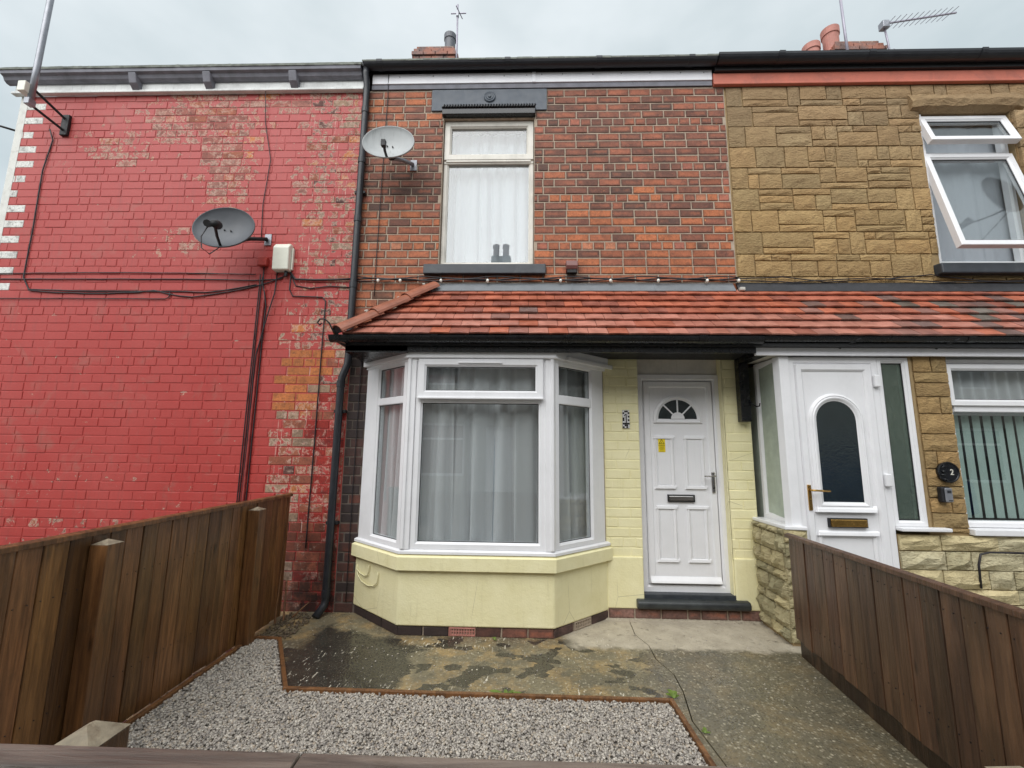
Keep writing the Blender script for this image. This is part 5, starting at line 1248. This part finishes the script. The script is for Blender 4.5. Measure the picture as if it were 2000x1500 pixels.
# ================================================================== curtains
def drape(label, path, z0, z1, waves, amp, scal, mat='net', seed=0):
    rs = random.Random(seed); t = thing('net_curtain', label, 'curtain', (path[0][0], path[0][1], z0))
    P = [Vector((p[0], p[1])) for p in path]; cum = [0]
    for a, b in zip(P, P[1:]): cum.append(cum[-1]+(b-a).length)
    L = cum[-1]; n = int(L*170); NZ = 22; ph = [rs.uniform(0, 6.28) for _ in range(5)]; fr = [waves*rs.uniform(.8, 1.2) for _ in range(5)]
    rows = []
    for k in range(NZ+1):
        v = k/NZ; row = []
        for i in range(n+1):
            s = L*i/n; j = max(q for q in range(len(cum)-1) if cum[q] <= s+1e-9)
            tt = (s-cum[j])/(cum[j+1]-cum[j]); p = P[j].lerp(P[j+1], tt); d = (P[j+1]-P[j]).normalized(); nn = Vector((-d.y, d.x))
            f = .55*math.sin(fr[0]*s+ph[0]+.5*v)+.35*math.sin(fr[1]*1.9*s+ph[1]-.7*v)+.25*math.sin(fr[2]*.47*s+ph[2]+.3*v)
            f = math.copysign(abs(f)**.7, f)
            off = amp*f*(.55+.45*v)*(1+.3*math.sin(fr[3]*.3*s+ph[3]))
            w = d*(amp*.55*math.cos(fr[0]*s+ph[0])*v)
            z = z1+(z0-z1)*v+(scal*v**6*abs(math.sin(fr[4]*.28*s+ph[4])))
            row.append((p.x+nn.x*off+w.x, p.y+nn.y*off+w.y, z))
        rows.append(row)
    MB().loft(rows, False).build('drape', M[mat], t, smooth=True); return t
drape('white net curtain gathered in the left part of the bay window', [(-1.42, .02), (-.98, -.34), (-.62, -.335)], .655, 2.2, 40, .046, .03, seed=3)
drape('white net curtain hanging across the middle and right of the bay', [(-.80, -.29), (.14, -.30), (.62, .04)], .655, 2.2, 32, .052, .03, seed=11)
drape('loose inner fold of white net curtain in the middle of the bay', [(-.56, -.235), (-.20, -.24)], .66, 2.2, 30, .026, .02, 'net_thick', seed=21)
drape('white net curtain in the upper window of the middle house', [(-.85, .20), (.07, .20)], 3.3, 4.88, 40, .036, .0, 'net_thick', seed=5)
drape('plain white net curtain behind the open upper window, right', [(4.05, .17), (4.92, .17)], 3.3, 4.9, 20, .014, .0, 'net_thick', seed=8)

# ================================================================== fences
def fence(label, A, B, zA, zB, mat, board, posts, inward, gap):
    A, B = Vector(A), Vector(B); d = (B-A).normalized(); L = (B-A).length; ang = math.atan2(d.y, d.x)
    root = thing('board_fence', label, 'fence', (A.x, A.y, 0)); T = plane_T(A.x, A.y, ang)
    u = 0; top = lambda q: zA+(zB-zA)*q/L
    while u < L-.02:
        w = min(board*uni(.82, 1.2), L-u); t0 = uni(0, .006)
        mb = MB(); y0, y1 = (-.010+t0, .010+t0)
        mb.add([T @ Vector(p) for p in ((u+.002, y0, gap+uni(-.01, .01)), (u+w-.002, y0, gap+uni(-.01, .01)), (u+w-.002, y0, top(u+w)-.03), (u+.002, y0, top(u)-.03),
                                       (u+.002, y1, gap), (u+w-.002, y1, gap), (u+w-.002, y1, top(u+w)-.03), (u+.002, y1, top(u)-.03))],
               [(0, 3, 2, 1), (4, 5, 6, 7), (0, 1, 5, 4), (1, 2, 6, 5), (2, 3, 7, 6), (3, 0, 4, 7)])
        o = mb.build('board', mat, root, bevel=.0025, seg=1); k = uni(.55, 1.3); o.color = (k, k*uni(.94, 1.04), k*uni(.88, 1.04), 1); u += w
    mb = MB(); mb.add([T @ Vector((q, y, top(q)-.03+z)) for q in (-.01, L) for y, z in ((-.028, 0), (.028, 0), (.028, .024), (0, .032), (-.028, .024))],
                      [(0, 1, 2, 3, 4), (9, 8, 7, 6, 5)]+[(i, (i+1) % 5, 5+(i+1) % 5, 5+i) for i in range(5)])
    o = mb.build('cap_rail', mat, root, bevel=.003); o.color = (.95, .9, .88, 1)
    for z in (.25, .75):
        mb = MB(); mb.box(0, L, .018, .058, z, z+.06, T); o = mb.build('rail', mat, root); o.color = (.8, .8, .8, 1)
    nl = MB()
    q = .03
    while q < L-.03:
        for z in (.28, .78):
            for dz in (0,): nl.box(q-.002, q+.002, -.0118, -.008, z, z+.004, T)
        q += board*.5
    kind(nl.build('nail_heads', M['pipe'], root), 'stuff')
    for q in posts:
        s = .09; y0, y1 = (0.016, .016+s) if inward > 0 else (-.016-s, -.016)
        mb = MB(); mb.box(q-s/2, q+s/2, y0, y1, -.05, top(q)-.07, T); o = mb.build('post', mat, root, bevel=.004); o.color = (.85, .82, .78, 1)
        mb = MB(); zt = top(q)-.07; cxp = [T @ Vector(v) for v in ((q-s/2, y0, zt), (q+s/2, y0, zt), (q+s/2, y1, zt), (q-s/2, y1, zt))]; ap_ = T @ Vector((q, (y0+y1)/2, zt+.022))
        mb.add(cxp+[ap_], [(0, 1, 4), (1, 2, 4), (2, 3, 4), (3, 0, 4), (3, 2, 1, 0)]); mb.build('post_cap', M['posttop'], o)
    return root
# left fence runs from the wall towards the street; garden side faces +X
fence('dark brown vertical board fence with two posts below the red wall', (-2.115, -3.12, 0), (-2.115, -.12, 0), 1.05, 1.05, M['fence_left'], .105, [1.20, 2.42], -1, .015)
fence('red brown board fence with a dark gap below, right of the path', (2.005, -.625, 0), (1.765, -3.05, 0), .857, .918, M['fence_right'], .104, [2.2], 1, .118)
gb = MB().extr([(2.02, -.64, 0), (1.786, -3.0, 0), (1.786, -3.0, .125), (2.02, -.64, .125)], (.03, .0, 0)).build('gap_shade_board', M['fence_right'], bpy.data.objects['board_fence.001']); gb.color = (.25, .25, .22, 1)  # closes the gap under the boards; its dark tint paints in the gap's shade
ff = thing('front_fence', 'low front fence with a wet grey cap rail, near edge of the garden', 'fence', (0, -3.15, 0))
for a, b in ((-1.35, -.445), (-.441, .95)):
    mb = MB(); mb.extr([(a, -3.20, .822), (a, -3.14, .822), (a, -3.138, .852), (a, -3.198, .850)], (b-a, 0, 0)); o = mb.build('cap_rail', M['rail'], ff, bevel=.004); o.color = (1.05, 1, 1, 1)
x = -1.35
while x < .93:
    w = uni(.09, .115); o = MB().box(x+.002, x+w-.002, -3.18, -3.16, .03, .822).build('board', M['fence_left'], ff); o.color = shade((1, 1, 1), .7, 1.1); x += w
for px, py, hh in ((-.945, -3.075, .848), (1.217, -2.888, .70)):
    s = .049
    o = MB().box(px-s, px+s, py-s, py+s, -.05, hh-.02).build('post', M['fence_left'], ff, bevel=.004); o.color = (.5, .48, .45, 1)
    mb = MB(); mb.add([(px-s, py-s, hh-.02), (px+s, py-s, hh-.02), (px+s, py+s, hh-.02), (px-s, py+s, hh-.02), (px, py-s*.2, hh+.008), (px, py+s*.2, hh+.008)],
                      [(0, 1, 4), (1, 2, 5, 4), (2, 3, 5), (3, 0, 4, 5), (3, 2, 1, 0)]); mb.build('post_cap', M['posttop'], o)

# ================================================================== timber edging and gravel
ed = thing('timber_edging', 'thin brown timber edging round the grey gravel bed', 'edging', (-.5, -1.2, 0))
EP = [(-2.072, -1.9), (-2.045, -.60), (-1.842, -.615), (-1.425, -1.285), (.868, -1.30), (.905, -1.9), (.95, -3.05)]
EP = [(-2.06, -3.05), (-2.055, -.72), (-2.03, -.60), (-1.842, -.612), (-1.425, -1.285), (.868, -1.302), (.915, -3.05)]
for a, b in zip(EP, EP[1:]):
    A_, B_ = Vector((*a, 0)), Vector((*b, 0)); L = (B_-A_).length; ang = math.atan2(B_.y-A_.y, B_.x-A_.x); T = plane_T(a[0], a[1], ang)
    o = MB().box(-.012, L+.0, -.012, .013, -.02, .034+uni(-.002, .002), T).build('edging_board', M['edging'], ed, bevel=.003); o.color = (1, 1, 1, 1)
kind(MB().prism(EP, .001, .006).build('gravel_base', M['gravelbase']), 'structure')
def inside(poly, X, Y):
    r = np.zeros(len(X), bool); n = len(poly)
    for i in range(n):
        (x0, y0), (x1, y1) = poly[i], poly[(i+1) % n]
        c = ((y0 > Y) != (y1 > Y)) & (X < (x1-x0)*(Y-y0)/(y1-y0+1e-12)+x0); r ^= c
    return r
def stones(name, X, Y, Z, size, cols, mat):
    n = len(X)
    base = np.array([(x, y, z) for z in (-1, 1) for y in (-1, 1) for x in (-1, 1)], float)
    V = base[None]*np.random.uniform(.45, 1.0, (n, 8, 3)); V *= (size[:, None, None]*np.random.uniform(.65, 1.15, (n, 1, 3))*np.array([1.15, 1, .7]))
    a = np.random.uniform(0, 6.283, n); b = np.random.uniform(-.9, .9, n)
    ca, sa, cb, sb = np.cos(a), np.sin(a), np.cos(b), np.sin(b)
    R = np.zeros((n, 3, 3)); R[:, 0, 0] = ca; R[:, 0, 1] = -sa*cb; R[:, 0, 2] = sa*sb; R[:, 1, 0] = sa; R[:, 1, 1] = ca*cb; R[:, 1, 2] = -ca*sb; R[:, 2, 1] = sb; R[:, 2, 2] = cb
    V = np.einsum('nij,nkj->nki', R, V)+np.stack([X, Y, Z], 1)[:, None]
    q = np.array([(0, 2, 3, 1), (4, 5, 7, 6), (0, 1, 5, 4), (2, 6, 7, 3), (0, 4, 6, 2), (1, 3, 7, 5)])
    F = (q[None]+(np.arange(n)*8)[:, None, None]).reshape(-1)
    me = bpy.data.meshes.new(name); me.vertices.add(n*8); me.vertices.foreach_set('co', V.reshape(-1).astype(np.float32))
    me.loops.add(n*24); me.loops.foreach_set('vertex_index', F.astype(np.int32)); me.polygons.add(n*6); me.polygons.foreach_set('loop_start', np.arange(0, n*24, 4, dtype=np.int32))
    me.update(calc_edges=True); me.materials.append(mat)
    ca_ = me.color_attributes.new('tint', 'FLOAT_COLOR', 'POINT'); ca_.data.foreach_set('color', np.repeat(cols, 8, 0).astype(np.float32).reshape(-1))
    o = bpy.data.objects.new(name, me); COL.objects.link(o); return kind(o, 'stuff')
def gcols(n):
    pal = np.array([lin(192, 184, 172), lin(178, 170, 160), lin(160, 152, 144), lin(208, 200, 188), lin(184, 170, 152), lin(132, 126, 120)])
    c = pal[np.random.choice(6, n, p=[.27, .27, .18, .10, .12, .06])]*np.random.uniform(.78, 1.1, (n, 1)); c[:, 3] = 1; return c
N = 96000
X = np.random.uniform(-2.07, .93, N); Y = np.random.uniform(-2.6, -.6, N); k = inside(offs_poly if False else EP, X, Y)
# keep clear of the boards
def dist_ok(X, Y):
    ok = np.ones(len(X), bool)
    for (x0, y0), (x1, y1) in zip(EP, EP[1:]):
        dx, dy = x1-x0, y1-y0; t = np.clip(((X-x0)*dx+(Y-y0)*dy)/(dx*dx+dy*dy), 0, 1); ok &= np.hypot(X-x0-t*dx, Y-y0-t*dy) > .018
    return ok
k &= dist_ok(X, Y); X, Y = X[k], Y[k]; n = len(X)
stones('gravel', X, Y, np.random.uniform(.007, .021, n), np.random.uniform(.0045, .0088, n), gcols(n), M['gravel'])
n = 260; X = np.concatenate([np.random.uniform(-2.06, -1.80, n), np.random.uniform(-2.095, -2.07, 160)]); Y = np.concatenate([np.random.uniform(-.56, -.05, n), np.random.uniform(-2.2, -.6, 160)])
c = gcols(n+160)*np.array([.26, .21, .15, 1]); c[:, 3] = 1; stones('loose_stones', X, Y, np.full(n+160, .006), np.random.uniform(.005, .013, n+160), c, M['gravel'])
n = 240; X = np.random.uniform(-1.7, 2.0, n); Y = np.random.uniform(-1.25, -.1, n); Y = np.where((X > -1.5) & (X < .75), np.random.uniform(-1.25, -.62, n), Y)
kk = (Y > -1.25)&~inside(EP, X, Y)&~inside(bay_poly(.03), X, Y); X, Y = X[kk], Y[kk]; n = len(X)
stones('stray_grit', X, Y, np.full(n, .003), np.random.uniform(.002, .005, n), gcols(n)*1.1, M['gravel'])
# mortar and dirt along the foot of the walls
mb = MB(); rings = []
for i in range(90):
    x = .62+1.48*i/89; j = uni(.0, .035); rings.append([(x, .0, -.01), (x, -.03-j, -.01), (x, -.02-j*.5, .004), (x, -.0, .012+uni(0, .006))])
mb.loft(rings, True, (True, True)); kind(mb.build('mortar_fillet', M['concrete'], hC), 'stuff')
# weeds
def weed(label, x, y, spec):
    t = thing('weed', label, 'weed', (x, y, 0))
    for az, l, w, el in spec:
        d = Vector((math.cos(az), math.sin(az), 0)); s = Vector((-d.y, d.x, 0)); rows = []
        for k in range(7):
            q = k/6; p = Vector((x, y, .006))+d*(l*q*math.cos(el*(1-q*.6)))+Vector((0, 0, l*math.sin(el)*(q-.55*q*q))); ww = w*math.sin(math.pi*min(1, .08+q*.92))**.7
            rows.append([p-s*ww+Vector((0, 0, ww*.35)), p, p+s*ww+Vector((0, 0, ww*.35))])
        MB().loft(rows, False).build('leaf', M['leaf'], t, smooth=True)
weed('low green weed with long leaves at the timber edging in front of the bay', -.10, -1.275, [(2.9, .11, .018, .35), (3.5, .07, .014, .5), (.15, .10, .014, .4), (.6, .07, .012, .6), (1.6, .05, .012, .9), (-.3, .05, .01, .5)])
weed('small upright green weed at the corner of the timber edging', .90, -1.24, [(1.9, .06, .016, 1.0), (1.0, .055, .016, .9), (2.9, .05, .014, .7), (.2, .04, .012, .6)])
weed('tiny seedlings beside the edging along the path', .955, -1.56, [(1.3, .035, .010, .8), (-.4, .03, .009, .5), (2.6, .02, .008, .5)])
weed('sprig of weed against the air brick of the bay', -.22, -.50, [(1.2, .03, .008, 1.1), (2.2, .03, .008, 1.0), (-.9, .03, .008, .5)])
# two cut canes leaning in the corner
cn = thing('cut_stems', 'dry cut stems leaning in the corner by the left fence', 'stems', (-2.05, -.2, 0))
for p, q in (((-2.06, -.30, .0), (-2.085, -.22, .40)), ((-2.03, -.22, 0), (-2.08, -.12, .30)), ((-2.0, -.14, 0), (-1.9, -.05, .10))): MB().tube([p, q], [.008, .005], 6).build('stem', M['edging'], cn)

# ================================================================== houses across the road (seen mirrored in the glass)
hO = thing('terraced_house', 'pale rendered terraced house across the road', 'house', (-9.5, -9.2, 0), 'houses across the road')
def opp():
    x0, x1 = -11.4, -7.6; y = -9.2
    mb = MB(); holes_wall(mb, x0, x1, -.05, 5.3, [(x0+.9, x0+1.9, 3.3, 4.9), (x0+.5, x0+2.1, .7, 2.2), (x0+2.7, x0+3.5, 0, 2.1)], y-.25, y); mb.build('wall', M['redbrick_far'], hO)
    for a, b, c_, d in ((.9, 1.9, 3.3, 4.9), (.5, 2.1, .7, 2.2)):
        mb = MB(); T = Matrix.Translation((x0, y-.1, 0)) @ Matrix.Scale(-1, 4, (0, 1, 0)); mb.rect(T, a, b, c_, d, FR(.07)); w_ = mb.build('window', M['upvc'], hO)
        MB().box(x0+a+.05, x0+b-.05, y-.16, y-.1, c_+(d-c_)*.68, c_+(d-c_)*.68+.06).build('transom', M['upvc'], w_); MB().box(x0+a, x0+b, y-.17, y-.16, c_, d).build('pane', M['glass'], w_)
    MB().box(x0+2.7, x0+3.5, y-.15, y-.1, 0, 2.1).build('door', M['upvc'], hO, bevel=.01)
    MB().box(x0, x1, y-.24, y-.23, 0, 5.2).build('room', M['room'], hO)
    mb = MB(); mb.extr([(x0, y+.2, 5.35), (x0, y-3.7, 7.9), (x0, y-7.4, 5.35), (x0, y-7.4, 5.25), (x0, y+.2, 5.25)], (x1-x0, 0, 0)); mb.build('roof', M['slate'], hO)
    MB().box(x0, x1, y-7.2, y-.26, -.05, 5.25).build('back_range', M['redbrick_far'], hO)
    mb = MB(); mb.box(x0, x1, y, y+.03, 5.15, 5.33); mb.build('fascia_board', M['upvc'], hO)
    c = MB().box(x0+2.4, x0+3.2, y-4.1, y-3.3, 7, 9.3).build('chimney', M['redbrick_far'], hO)
    for q in (-.2, .2): MB().lathe([(.13, 0), (.12, .3), (.14, .32), (.14, .45)], (x0+2.8+q, y-3.3, 9.3), 14).build('chimney_pot', M['pot'], c)
opp()
def copy_tree(o, parent=None):
    c = o.copy(); COL.objects.link(c); c.parent = parent
    for ch in list(o.children): copy_tree(ch, c)
    return c
for k in range(1, 7):
    c = copy_tree(hO); c.location = (-9.5+3.8*k, -9.2, 0)
dish('grey satellite dish on the stone house just outside the frame', (5.27, -.40, 4.5), (-.25, -1, .2), .27, .23, M['dish_dark'], M['blackmat'], (5.02, -.70, 4.36), (5.45, 0, 4.5))
car = thing('parked_car', 'blue hatchback parked across the road, mirrored in the porch door', 'car', (6.8, -6.3, 0))
pr = [(-1.95, .30), (-1.98, .62), (-1.85, .86), (-1.05, .94), (-.45, 1.38), (.95, 1.42), (1.70, 1.0), (1.92, .92), (1.96, .35), (1.5, .22), (-1.5, .22)]
mb = MB(); mb.loft([[(6.8+x*(1 if k not in (0, 3) else .985), -6.3+yy, z if z < .95 or k in (1, 2) else .95+(z-.95)*.93) for x, z in pr] for k, yy in enumerate((-.86, -.78, .78, .86))], True, (True, True)); body = mb.build('body', M['blue_car'], car, bevel=.05, seg=3)
for sx in (-.25, .55):
    for yy in (-.872, .862): MB().extr([(6.8+sx-.34, -6.3+yy, .98), (6.8+sx+.36, -6.3+yy, .98), (6.8+sx+.30, -6.3+yy, 1.30), (6.8+sx-.22, -6.3+yy, 1.30)], (0, .01, 0)).build('side_window', M['blackmat'], car)
for sx in (-1.25, 1.25):
    for yy in (-.88, .70):
        w = MB().lathe([(.12, 0), (.30, 0), (.31, .02), (.31, .16), (.30, .18), (.12, .18)], (6.8+sx, -6.3+yy, .31), 24, 'y').build('wheel', M['blackmat'], car); MB().lathe([(.02, -.005), (.19, -.005), (.19, .185), (.02, .185)], (6.8+sx, -6.3+yy, .31), 20, 'y').build('rim', M['galv'], w)
print('objects', len(bpy.data.objects))
